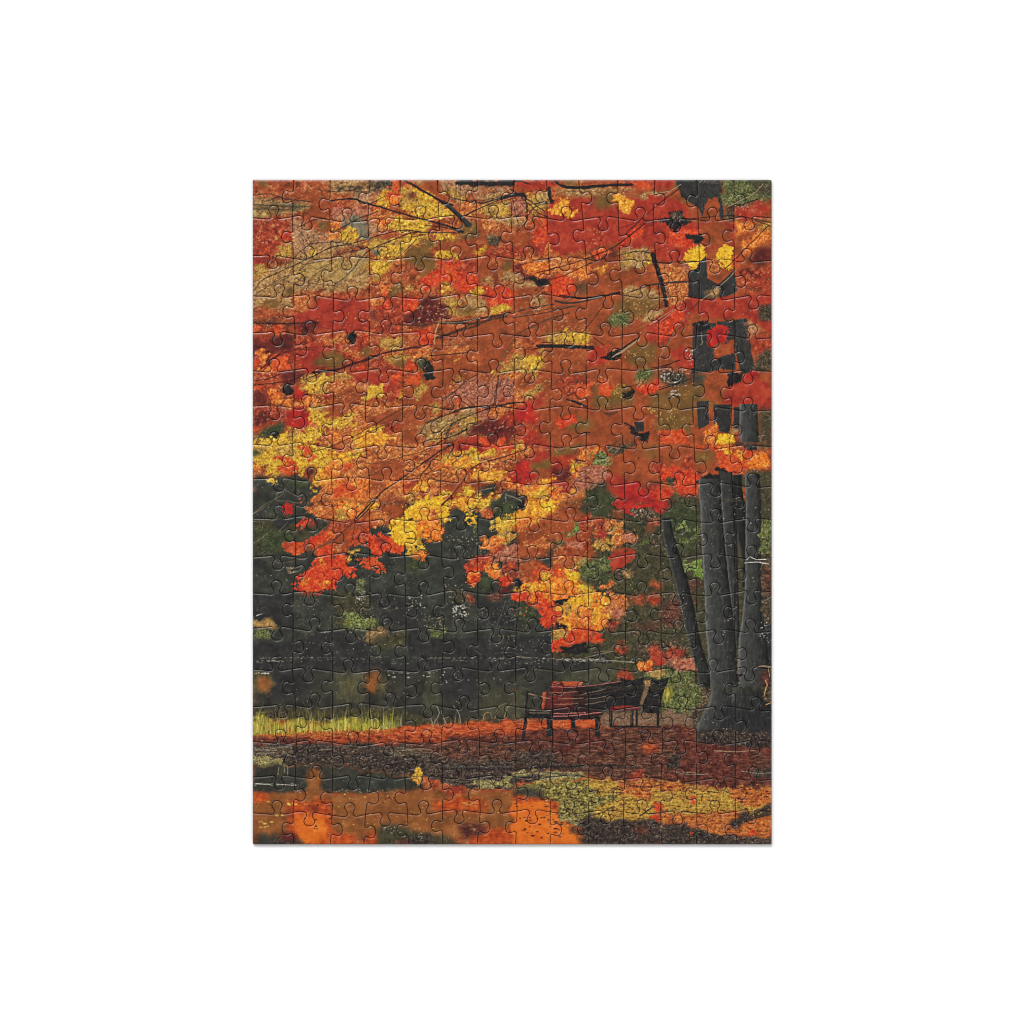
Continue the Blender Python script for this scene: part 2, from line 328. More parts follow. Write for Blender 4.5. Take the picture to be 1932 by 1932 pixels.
# ---------------- top left
tile(480, 340, '''
p ru 480 60 880 60 880 250 700 290 480 230
p rs 480 60 880 60 880 170 650 160 480 140
p rs 72 60 480 60 480 230 300 200 72 120
p ol 110 60 260 60 250 120 160 130
p td 72 250 250 245 480 290 690 300 640 390 420 400 300 440 72 460
p ru 620 400 700 300 880 300 1040 310 960 400 880 470 660 450
p rr 860 300 1080 300 900 480 840 480
p do 72 330 300 320 480 310 660 330 480 370 300 350 72 380
p go 72 380 240 380 240 450 72 455
e ol 290 400 50 60
p td 880 60 1300 60 1300 200 880 180
p dm 900 130 1120 130 1300 120 1540 150 1540 170 1300 170 1100 170 900 160
p ol 1160 90 1300 80 1300 130 1150 140
p ta 1100 170 1300 165 1300 320 1180 300 1100 240
p dm 1290 65 1560 65 1560 150 1400 165 1300 160
p td 1300 60 1400 60 1300 130
p ye 1310 290 1400 220 1470 170 1540 150 1540 330 1400 340
p ta 1300 170 1480 160 1400 230 1300 280
p ro 1535 60 1620 60 1590 140 1620 230 1590 320 1520 310 1440 230 1480 190 1545 160
e ob 1555 270 48 48
p ye 1625 110 1932 180 1932 470 1660 400 1625 330
p yd 1640 130 1800 180 1800 330 1640 330
p ye 1800 330 1932 250 1932 480 1790 420
p td 1720 65 1870 70 1870 120 1780 130
p ru 1870 70 1932 60 1932 200 1860 150
e rk 1755 225 58 42 20
p pk 900 350 1280 340 1280 470 1100 470 960 480 900 470
p ta 880 460 1290 400 1290 480 1000 490
p gy 980 480 1290 480 1290 680 1180 680 1120 560 990 540
p gy 1100 420 1180 430 1180 490 1100 490
e rr 1235 445 50 35
p os 1290 350 1620 420 1600 470 1470 480 1380 480 1300 470
e or 1440 520 60 90
p ye 1480 470 1932 470 1932 620 1620 600 1500 600 1540 520
p ta 1290 480 1380 490 1380 560 1450 600 1300 650 1280 620
p rr 72 465 490 460 490 640 400 600 390 700 280 730 72 720
p ta 500 460 620 460 620 600 800 590 890 600 890 860 500 880 500 720 480 640
p ru 620 470 880 470 890 580 780 600 700 560 620 590
p ol 700 500 870 480 880 580 780 580
p yd 270 640 350 610 360 660 300 700
p rk 72 690 110 700 130 800 72 850
p rr 100 700 360 690 380 760 300 860 72 860
p ro 190 740 240 740 240 850 180 850
e rb 425 650 42 48
p rd 72 850 240 850 200 920 140 960 72 960
p yd 320 750 480 720 500 880 340 880
p yd 72 970 200 950 240 1010 160 1110 72 1100
p or 820 660 960 560 1000 620 980 700 830 700
e or 930 560 55 45
p ye 980 580 1120 540 1140 640 1200 690 1080 710 980 690
p td 490 880 900 700 1250 700 1250 760 1000 760 900 870 720 900 500 960
p td 72 1110 240 1010 500 880 900 880 1250 780 1300 900 1300 1080 1100 1130 900 1220 500 1250 380 1280 72 1280
p go 900 880 1010 870 1080 900 1180 830 1300 880 1280 1020 1100 1080 1000 1130 820 1120 900 1000
p ye 640 770 720 760 720 860 660 870
p go 520 950 800 930 900 880 900 1000 800 1100 620 1080
p yd 500 1000 620 1000 600 1060 500 1080
p td 72 1180 330 1060 500 1060 480 1180 330 1270 72 1270
p ol 330 1200 500 1190 500 1270 400 1270
p ye 1290 690 1700 640 1932 620 1900 680 1750 730 1640 840 1500 880 1290 870 1280 760
p yd 1300 680 1620 640 1600 740 1300 800
p gy 1290 790 1400 790 1400 880 1300 880
p ye 1300 900 1600 880 1600 950 1540 1020 1420 1050 1320 1030
p os 1600 870 1932 620 1932 760 1780 880 1560 1000 1450 1030
p ol 1700 760 1932 740 1932 1000 1700 1010 1680 900
p rs 1440 1040 1700 930 1932 1000 1932 1060 1600 1200 1300 1280 1000 1280 900 1240 1300 1100
p td 1000 1140 1300 1060 1310 1140 1200 1220 900 1240
p ol 1500 1150 1640 1130 1640 1280 1510 1290
p or 1400 1170 1490 1110 1500 1280 1430 1300
p yd 1310 1040 1400 1040 1400 1150 1330 1150
p yd 1670 1150 1740 1150 1740 1210 1680 1210
p rb 1830 1130 1932 1020 1932 1250 1860 1200
p td 72 1285 330 1280 500 1300 500 1400 360 1400 280 1370 72 1400
p ol 200 1330 300 1300 420 1400 400 1520 300 1480 200 1390
p rs 72 1390 300 1400 480 1500 480 1560 72 1530
p os 500 1260 680 1270 650 1340 620 1420 500 1420
p rd 500 1430 620 1420 740 1400 760 1290 920 1300 1080 1300 1290 1310 1290 1640 920 1640 500 1640
p rr 920 1240 1090 1250 1090 1300 930 1300
p rk 1300 1420 1390 1400 1370 1560 1310 1560
p rr 1300 1320 1640 1310 1640 1640 1320 1640 1380 1560 1390 1420
p os 1300 1300 1440 1300 1420 1370 1300 1380
e rb 1480 1380 50 60/1700 1370 110 80
e ro 1460 1240 40 50
p rk 1640 1440 1720 1480 1760 1440 1830 1390 1932 1400 1932 1580 1640 1570
p rb 1640 1300 1810 1290 1830 1380 1750 1450 1660 1440
p bd 72 1520 400 1550 720 1550 860 1530 720 1600 400 1590 72 1570
p rr 72 1580 330 1590 480 1600 500 1670 300 1670 72 1660
e ro 345 1640 50 60/110 1620 50 30
p rk 530 1570 800 1550 700 1670 560 1670
p rr 72 1680 300 1680 280 1800 72 1860
p rk 72 1750 280 1740 400 1660 520 1690 500 1800 300 1880 120 1932 72 1932
p rk 72 1720 110 1760 130 1932 72 1932
p ro 130 1880 190 1820 240 1900 200 1932 130 1932
p rr 520 1700 920 1660 1290 1660 1290 1932 520 1932
p os 820 1730 1050 1650 1060 1740 1000 1800 830 1800
p rb 1230 1690 1290 1680 1290 1830 1240 1800
p rs 1300 1680 1932 1660 1932 1932 1300 1932
p yd 1430 1720 1640 1710 1640 1850 1500 1860 1430 1820
p rr 1310 1570 1640 1610 1640 1700 1440 1680 1300 1660
p rb 1820 1650 1932 1640 1932 1800 1840 1800
p rb 1750 1640 1932 1610 1932 1720 1830 1720
p ol 740 1900 900 1850 1010 1880 1060 1932 740 1932
p ol 1180 1850 1300 1840 1300 1932 1180 1932
p or 1750 1850 1932 1810 1932 1932 1750 1932
e bk 1095 1725 46 78
N Q 26 90 240 480 420 -8 220
N Q 40 500 480 1300 880 -30 180
N Q 50 80 880 900 1260 -25 220
N D 20 900 740 1300 1100 -50 180
N Q 24 500 560 760 760 60 120
N Q 22 880 160 1300 330 -35 160
N Q 30 1300 300 1900 700 -30 130
N D 14 880 80 1560 160 -20 180
N Q 16 1440 760 1900 1050 -35 220
N M 14 72 1400 900 1640 -6 260
N M 16 880 1400 1900 1900 -14 240
F T 60 500 80 900 250 2 5 2
F T 70 100 480 480 700 2 5 1.6
F T 60 880 60 1300 260 2 5 2.4
F T 50 920 1650 1290 1900 2 5 1.5
F L 30 72 1400 500 1530 2 5 2
F T 70 1000 1080 1640 1290 2 6 1.4
F L 16 1780 1380 1932 1570 3 8 1.6
F P 40 500 1300 1290 1640 2 5 1.5
F T 60 1300 1640 1932 1932 2 5 1.6
''')
# ---------------- top middle
tile(820, 340, '''
p ta 180 60 620 60 620 160 480 200 420 300 300 250 190 150
p ru 30 60 190 60 200 170 230 210 300 260 260 300 180 260 100 220 0 150
p yd 190 150 420 150 480 260 360 290 320 240
p ye 0 180 90 230 240 310 330 410 300 460 60 470 0 330
p td 0 70 50 70 40 140 0 140
p bk 380 65 600 65 980 70 1000 120 600 130 420 110
p td 640 60 860 60 850 90 640 90
p ta 600 130 960 130 960 200 850 240 600 260
p ru 620 150 850 165 800 230 620 230
p os 430 270 600 290 850 260 960 260 960 430 900 470 620 470 430 430
p yd 620 300 960 280 960 440 700 450
p ye 800 410 860 390 920 420 900 470 820 460
p td 640 200 850 190 850 260 640 290
p pk 960 250 1110 240 1110 430 960 430
p yd 1110 220 1340 180 1340 400 1110 400
p go 1220 180 1330 190 1330 300 1220 280
p rd 1000 60 1330 60 1440 80 1330 150 1240 150 1160 190 1050 150 980 130
p td 1440 60 1680 60 1680 130 1560 100
p ol 1500 70 1680 90 1660 140 1500 130
p os 1390 150 1690 150 1700 260 1420 300
p ru 1680 60 1932 60 1932 120 1700 130
p td 1700 150 1932 140 1932 230 1800 230
p ol 1730 180 1800 180 1932 230 1932 330 1820 330 1720 290
p rd 1340 300 1700 220 1740 300 1740 470 1340 470
p or 1360 400 1430 290 1560 260 1660 320 1600 420 1500 420
e yb 1500 310 60 50 30/1540 400 50 40
p td 1740 380 1860 340 1932 350 1932 430 1740 420
p rd 1690 410 1932 400 1932 470 1690 470
p ru 580 460 950 460 1000 560 860 640 720 700 580 660
p os 600 470 860 470 960 560 1060 540 900 560 700 560
p td 700 440 1100 440 1110 540 960 540 800 500
p ol 440 520 590 500 590 660 480 680 380 720 200 720 400 640
p ta 480 440 580 460 580 520 450 500
p ye 0 640 250 620 400 610 300 690 180 680 100 650 0 700
p ye 50 740 200 690 210 720 60 790
p ol 0 680 120 680 200 720 60 790 0 860
p ru 210 720 480 700 600 740 600 860 200 870
p ye 160 820 340 800 420 850 360 890 180 880
p ye 600 790 700 760 710 830 600 860
p dm 690 680 760 640 870 640 840 720 760 780 690 740
p td 690 640 870 590 860 660 720 680
p ru 860 660 980 620 1140 640 1140 720 980 800 880 760
p rr 600 820 960 720 1090 760 1100 880 980 890 720 880
p rd 1140 720 1340 470 1560 480 1720 500 1720 600 1620 640 1740 860 1340 870 1190 800
p ro 1240 470 1340 480 1340 560 1280 580 1180 600
p rb 1150 640 1260 560 1340 560 1340 720 1240 720
p or 1250 780 1360 740 1480 700 1480 620 1520 640 1500 760 1440 840 1330 850
p ro 1340 640 1450 640 1450 720 1350 720
p rd 1460 480 1720 480 1720 580 1600 660 1500 650
e ro 1900 540 40 60/1590 680 30 40
p rr 1740 460 1890 460 1870 560 1932 620 1932 760 1740 760
p os 1620 780 1740 740 1740 860 1620 860
p rk 1700 850 1740 820 1860 790 1890 860 1740 890
p ro 1860 770 1932 740 1932 850 1870 830
p ru 480 880 720 880 740 960 700 1000 820 990 820 880 980 890 990 1000 860 1060 720 1150 600 1130 500 1040
p ol 850 900 980 900 980 990 840 1050
p rr 230 900 600 900 600 1080 500 1100 360 1100 230 1000
p ol 0 880 220 890 220 920 120 1000 0 1060
p ol 0 980 110 960 40 1060 0 1090
p rb 20 1100 160 980 230 940 300 900 400 960 400 1060 330 1130 200 1160 100 1200 20 1140
p ro 230 960 330 920 390 1010 370 1100 330 1130 300 1040 240 1050
e rb 480 1140 100 110 /440 1080 70 70
p ye 230 1170 360 1140 350 1240 240 1240
p ye 520 1180 660 1180 660 1260 540 1260
p td 830 1060 1000 1000 1090 1060 1090 1110 840 1130
p td 620 1120 780 1060 780 1130 660 1160
p rk 1000 940 1080 940 1090 1060 1180 1060 1330 1150 1290 1180 1090 1110 980 1010
p or 1080 960 1200 930 1340 940 1340 1040 1240 1100 1180 1080 1100 1010
p os 1000 880 1340 890 1340 950 1080 950 1000 930
p rk 1370 870 1740 860 1890 870 1932 900 1740 940 1560 1020 1480 900 1380 900
p rr 1380 900 1490 920 1560 1030 1740 960 1560 1080 1360 1060
p yd 1570 960 1680 960 1680 1010 1590 1010
p ru 1640 1000 1932 920 1932 1260 1760 1260 1640 1180
p os 1640 1080 1760 960 1932 940 1932 1080 1760 1140
p ye 1830 970 1932 930 1932 1010 1850 1010
e rb 1440 1160 100 120 30
p or 1420 1200 1480 1130 1540 1200 1500 1280
p or 1500 1090 1570 1050 1620 1120 1540 1130
e ru 1595 1220 52 60
p dg 1600 1130 1740 1220 1760 1290 1640 1290
p td 960 1140 1240 1110 1260 1200 1000 1230
p ru 1000 1180 1250 1190 1180 1290 1000 1290
p rd 640 1240 720 1180 790 1190 800 1270 960 1260 970 1360 680 1360
e rb 740 1230 60 60/890 1240 60 50
e rb 850 1320 130 50
p rk 0 1290 200 1290 330 1430 300 1520 200 1540 0 1580
p yd 210 1290 410 1280 400 1400 600 1400 600 1480 400 1480 300 1420
p td 500 1280 640 1270 700 1400 600 1500 500 1420
p ye 730 1400 900 1350 960 1400 840 1460 740 1470
p ru 990 1300 1170 1280 1160 1390 1250 1390 1260 1290 1390 1290 1400 1380 990 1440
p td 1160 1290 1360 1280 1360 1350 1240 1390 1180 1390
p ol 1440 1310 1700 1320 1740 1340 1600 1390 1420 1390
p ru 990 1480 1400 1420 1640 1380 1750 1340 1932 1360 1932 1690 1400 1690 1000 1690
p rb 0 1630 140 1600 140 1800 60 1810 0 1760
p os 0 1800 140 1810 130 1932 0 1932
p ru 200 1640 600 1560 980 1510 990 1690 820 1690 240 1690
p ol 380 1380 600 1400 600 1470 420 1470
p rs 160 1700 600 1700 600 1932 130 1932
p ru 620 1690 990 1690 990 1932 620 1932
p os 260 1780 460 1740 560 1780 440 1880 280 1880
p os 900 1900 1000 1760 1110 1760 1110 1932 900 1932
p yd 1290 1720 1400 1640 1560 1640 1580 1720 1390 1740
e ye 1460 1690 80 50/1560 1660 40 40
p ye 1740 1690 1810 1720 1810 1770 1740 1740
p os 1600 1690 1740 1680 1740 1780 1600 1780
p ru 1750 1480 1932 1420 1932 1900 1830 1880 1740 1660
p yd 1210 1830 1400 1820 1500 1850 1400 1932 1210 1932
p rd 1820 1700 1932 1680 1932 1900 1850 1880
S K 64 30 980 100 800 95 600 105 480 100 400 80
S K 70 70 860 250 960 220 1080 210
S K 46 60 1000 215 1100 230
S K 22 16 480 430 660 340 860 255
S K 16 24 310 240 460 275 590 300 720 285 870 240
S K 40 20 1430 90 1500 130 1600 150 1720 150
S K 44 36 1720 150 1840 130 1932 130
S K 60 44 1350 140 1350 220 1380 300
S K 12 16 1060 240 1180 350 1250 410 1340 450
S K 12 18 1110 500 1150 400 1210 340 1300 310 1400 300
S K 14 14 1130 440 1110 500 1080 550
S K 8 10 1060 250 1110 330 1120 400 / 975 250 1000 400 1040 540 / 1120 190 1220 160
S D 8 10 830 100 920 170 / 540 200 580 290 / 420 60 420 420
S D 4 4 300 240 260 160 / 200 110 330 150 / 640 70 520 130
S M 12 18 1040 950 1180 920 1340 890 / 1180 1110 1400 1095 1560 1040 1740 950 1932 880
S K 16 10 1090 1100 1200 1080 1330 1120
e bk 1260 1120 90 34 10
S K 10 8 1340 1150 1260 1220 1190 1270
S B 40 60 200 1560 420 1560 620 1560 760 1510 900 1490
S N 20 34 990 1490 1200 1440 1400 1400 1610 1380
S D 14 24 980 1450 1160 1400 1400 1360
S D 40 30 1420 1330 1560 1350 1760 1320 1932 1270
S S 8 8 1760 1300 1850 1275 1932 1270
S B 30 44 140 1730 300 1680 480 1620 620 1580
S N 14 8 450 1400 540 1490 620 1530 / 1230 1570 1390 1480 / 1060 1700 1180 1580
S N 16 14 1640 1620 1760 1500 1920 1340
S N 16 12 880 1900 960 1760 1110 1620
S K 46 50 1230 1800 1390 1800 1560 1815 1810 1815
S K 22 10 1700 1815 1820 1800
S L 8 6 200 1540 160 1650 140 1780 130 1860
e bk 1910 1600 40 40
N Q 26 200 80 620 260 70 110
N Q 22 600 130 960 440 -30 150
N D 20 960 230 1340 540 60 180
N Q 14 640 1000 1340 1180 -20 200
N N 24 160 1380 1760 1700 -20 300
N N 16 240 1660 1100 1930 -30 260
N Q 10 1500 100 1932 420 -30 200
F T 70 580 480 1000 700 2 5 1.4
F T 70 820 1000 1100 1200 2 5 2
F T 80 1400 1480 1760 1640 2 5 1.8
F T 90 240 1720 620 1900 2 5 1.8
F T 40 1740 550 1932 800 3 8 1.2
F L 30 0 1380 330 1580 3 7 1.6
F T 50 200 1300 720 1480 2 6 1.4
F P 16 1200 480 1720 860 3 7 1.5
F O 24 1000 880 1340 1060 3 8 1.8
F T 80 1000 1340 1420 1640 2 4 2
''')
# ---------------- top right
tile(1160, 340, '''
p ru 0 60 200 60 240 100 200 140 0 110
p td 0 160 240 150 200 190 0 250
p ol 0 200 160 200 120 330 0 310
p os 160 170 260 200 400 260 330 330 240 300 150 290
p or 180 210 260 230 430 280 370 400 290 330
p ye 190 230 270 200 300 260 400 280 330 310 240 300
p rd 400 90 640 60 640 200 480 190 260 180
p ro 380 100 560 80 600 150 480 180
p rd 640 60 880 60 780 170 640 200
p td 480 200 640 180 640 230 500 250
p rd 260 230 640 230 620 470 440 470 260 460
p ru 0 330 250 310 250 460 0 460
p rd 0 420 240 400 240 470 0 450
p rk 250 460 460 440 500 470 400 560 260 620
p rr 560 330 780 180 960 250 1090 330 1090 460 800 460 620 470
p ru 640 240 780 200 1000 300 1090 360 1080 430 800 420
p do 860 60 1080 60 1080 240 1000 240 880 180
p dg 820 160 900 120 880 200
p ne 900 60 1070 60 1080 260 970 270 900 200
p tk 1140 60 1310 60 1340 180 1310 260 1200 260 1160 330 1100 370 1080 330 1080 60
p ru 1200 250 1300 240 1340 280 1310 350 1290 440 1240 350 1130 390 1170 330
p ru 1100 420 1200 400 1300 440 1350 480 1280 480 1100 480
e bk 1090 400 40 60
p do 1320 60 1865 60 1865 260 1560 280 1400 300 1340 190
p gd 1340 130 1480 110 1480 260 1400 300 1350 250
p gd 1500 150 1780 170 1700 240 1520 220
p bk 1310 240 1370 280 1390 480 1340 480 1330 400 1300 300
e rk 1530 90 60 50
p dm 1380 290 1490 240 1490 450 1390 440
p rd 1490 350 1560 300 1600 260 1720 240 1800 330 1760 400 1680 470 1580 450 1480 400
p cr 1580 360 1730 280 1760 330 1700 400 1600 440
p rk 1760 240 1865 280 1865 450 1700 450
e cr 1540 290 45 40
p rd 0 460 70 460 60 560 100 590 250 500 260 640 0 650
p or 60 470 130 460 140 560 60 580
p yd 150 520 240 490 250 600 180 620
p td 40 590 140 570 120 640 40 650
p rr 0 640 260 640 240 740 0 740
p rb 100 760 200 690 280 640 350 600 420 540 510 490 480 580 380 640 300 740 160 820
p rk 140 800 250 740 260 890 140 860
e ro 90 790 50 50
p rd 370 640 520 490 640 560 620 640 700 720 650 780 640 850 500 760 300 760 380 700
p rb 330 610 510 490 560 560 440 640 370 680
p ta 270 770 560 760 560 880 440 900 270 900
p yd 280 780 380 770 370 870 280 870
p yd 460 780 560 780 570 860 480 870
p dm 440 860 640 840 620 930 460 910
p rk 580 420 640 350 660 460 600 480
p rd 620 520 800 470 830 590 900 580 1090 520 1100 600 960 640 1080 720 980 830 900 820 800 860 660 780 640 640 620 620
p rb 700 640 860 590 960 640 1060 720 960 810 880 790 700 720
p bk 640 490 800 460 920 450 1010 480 960 520 880 560 900 600 840 600 800 530
p dm 780 380 900 380 920 450 860 500 790 440
e bk 855 545 58 58
p rd 1100 490 1240 480 1340 560 1330 600 1360 700 1320 820 1200 800 1140 740 1200 690 1120 640
p ru 1280 480 1460 480 1450 580 1350 600 1300 560
p rk 1160 620 1240 620 1300 780 1240 840 1180 760
p bk 950 620 1010 640 1090 610 1140 620 1140 680 1060 730 1000 660
p ye 920 880 1000 830 1080 760 1110 740 1140 790 1120 880 1090 950 1010 1010 970 960 910 930
p yb 980 920 1020 820 1120 740 1140 800 1090 900 1020 940
e ye 1170 800 35 40
p yb 1300 780 1350 720 1420 740 1440 780 1470 900 1430 960 1370 940 1310 900 1340 850
p ro 1430 780 1490 740 1560 820 1540 890 1470 880
p ru 1370 600 1470 590 1680 470 1690 590 1610 640 1560 770 1480 780
p or 1460 470 1580 460 1580 560 1460 580
p yd 1680 470 1865 460 1865 560 1740 570
p yd 1700 590 1865 590 1865 680 1760 720 1600 750 1620 700
p rk 1660 760 1865 680 1865 900 1680 900
p bk 1650 780 1700 720 1740 740 1690 790
p rd 1560 780 1660 760 1640 860 1570 880
p rr 270 900 470 890 470 960 420 1100 400 1200 300 1240 290 1100
p yd 220 950 380 890 440 900 350 980 290 1000
p ye 300 930 420 900 420 920 340 980
p or 0 930 120 900 200 1000 170 1100 60 1040 0 1020
p ye 10 990 90 920 110 960 60 1030
p ru 0 1050 200 1060 300 1150 300 1270 0 1260
p ro 110 1100 200 1150 200 1210 130 1190
p ru 300 1000 480 990 480 1060 400 1130 370 1230 310 1250
p ol 440 920 520 920 530 1000 500 1030 430 1020
p yd 470 1060 660 1020 660 1110 480 1130
p ta 540 910 650 910 650 1050 560 1050
p ol 390 1180 680 1150 680 1300 500 1300 400 1230
p td 340 1250 680 1240 680 1320 500 1400 320 1370
p td 700 860 1000 930 980 970 940 1010 940 1120 740 1130 720 960
p rs 720 970 940 970 940 1110 740 1120
p td 760 1170 960 1160 960 1270 880 1340 790 1340
p tk 940 970 1010 1000 1100 940 1170 840 1180 1080 1290 1060 1350 970 1460 960 1480 1160 1460 1200 1300 1280 1100 1320 960 1290 960 1150
p ne 960 980 1090 1000 1090 1280 970 1280
p td 1180 900 1240 920 1220 1010 1290 1020 1330 960 1290 1090 1190 1120 1170 1000
p dk 1180 1100 1400 1080 1460 1160 1350 1260 1130 1310
p td 1210 1250 1320 1200 1330 1260 1220 1290
p rr 1480 910 1865 900 1865 1270 1490 1260
p rk 1480 910 1700 910 1720 960 1600 1000 1500 990
p bk 1640 980 1740 980 1750 1040 1660 1060 1600 1100 1490 1060 1480 1010 1560 1030
e rd 1540 1120 44 50
p rd 1750 1080 1865 1040 1865 1280 1700 1270
p bk 0 1250 200 1220 290 1250 180 1280 0 1280
p ol 0 1290 300 1280 310 1440 160 1420 0 1360
p ru 0 1380 290 1400 300 1660 150 1650 180 1560 0 1540
p gd 180 1470 300 1460 410 1450 380 1540 300 1560 170 1600 130 1530
p ye 310 1330 410 1290 440 1340 330 1400
p ol 430 1330 690 1310 700 1440 600 1440 440 1500
p yd 460 1530 640 1440 640 1560 500 1570
p ru 310 1560 680 1540 540 1660 310 1680
p rd 660 1500 870 1330 960 1360 1100 1330 1000 1480 920 1560 840 1620 760 1690 680 1690 690 1560
p rb 690 1530 860 1450 880 1540 800 1660 690 1690
p rd 560 1670 690 1600 690 1690 540 1700
p ru 1100 1330 1470 1300 1640 1290 1650 1400 1470 1440 1380 1450 1360 1540 1200 1530 1110 1460
p ru 920 1560 1100 1340 1110 1460 1200 1480 1080 1550 980 1600
p rd 1480 1350 1640 1340 1740 1440 1865 1440 1865 1300 1730 1280 1865 1550 1600 1540 1480 1440
p rk 1740 1380 1865 1380 1865 1500 1740 1480
p bk 980 1600 1090 1540 1200 1530 1220 1580 1150 1680 1080 1680
p rd 1200 1600 1280 1570 1350 1600 1330 1700 1320 1790 1230 1770 1180 1700
p bk 1330 1600 1400 1540 1480 1560 1480 1690 1330 1690
p tk 1490 1550 1590 1520 1620 1640 1650 1860 1660 1932 1490 1932 1480 1700
p dm 1610 1600 1700 1580 1690 1700 1640 1720
p rr 1600 1560 1865 1560 1865 1932 1660 1932 1640 1720 1720 1690
p ta 1620 1590 1700 1590 1690 1680 1640 1700
p tk 1040 1680 1180 1690 1230 1790 1250 1932 1030 1932
p ne 1320 1700 1480 1690 1480 1820 1340 1760
p ru 1240 1800 1330 1770 1460 1790 1450 1860 1380 1870 1300 1890 1250 1880
p bk 1250 1890 1380 1870 1480 1820 1490 1932 1250 1932
p ru 0 1690 180 1720 280 1780 180 1860 90 1932 0 1932
p rk 130 1700 440 1660 470 1690 300 1760 180 1740
p ol 420 1800 500 1720 680 1740 700 1860 560 1932 300 1932 340 1850
p ru 540 1700 680 1700 680 1840 560 1800
p ru 690 1800 860 1690 1030 1680 1030 1800 900 1800 720 1932 700 1890
p bk 890 1820 960 1800 1000 1860 1030 1932 960 1932
p rd 760 1932 820 1840 880 1830 950 1932
e bk 110 1610 50 40/240 1870 50 50
N Q 24 1360 80 1860 440 -35 160
N Q 16 270 760 660 1100 -10 160
N Q 24 690 880 1000 1300 70 140
N M 14 0 400 600 900 -35 260
N M 14 560 1300 1100 1900 -55 260
N Q 12 1480 1300 1865 1700 -20 200
F T 60 260 1300 680 1660 3 7 1.6
F L 30 1100 60 1300 100 2 4
F L 60 1390 240 1865 450 2 6 1.6
F S 60 1340 70 1865 260 2 6 1.6
F P 26 620 480 1090 860 3 7 1
F L 50 1490 900 1865 1500 3 6 1
F T 40 270 760 640 1000 3 7 1.2
F L 24 20 1480 300 1660 3 7
F T 20 320 1830 640 1932 4 9
F W 18 950 1840 1040 1932 4 8
''')
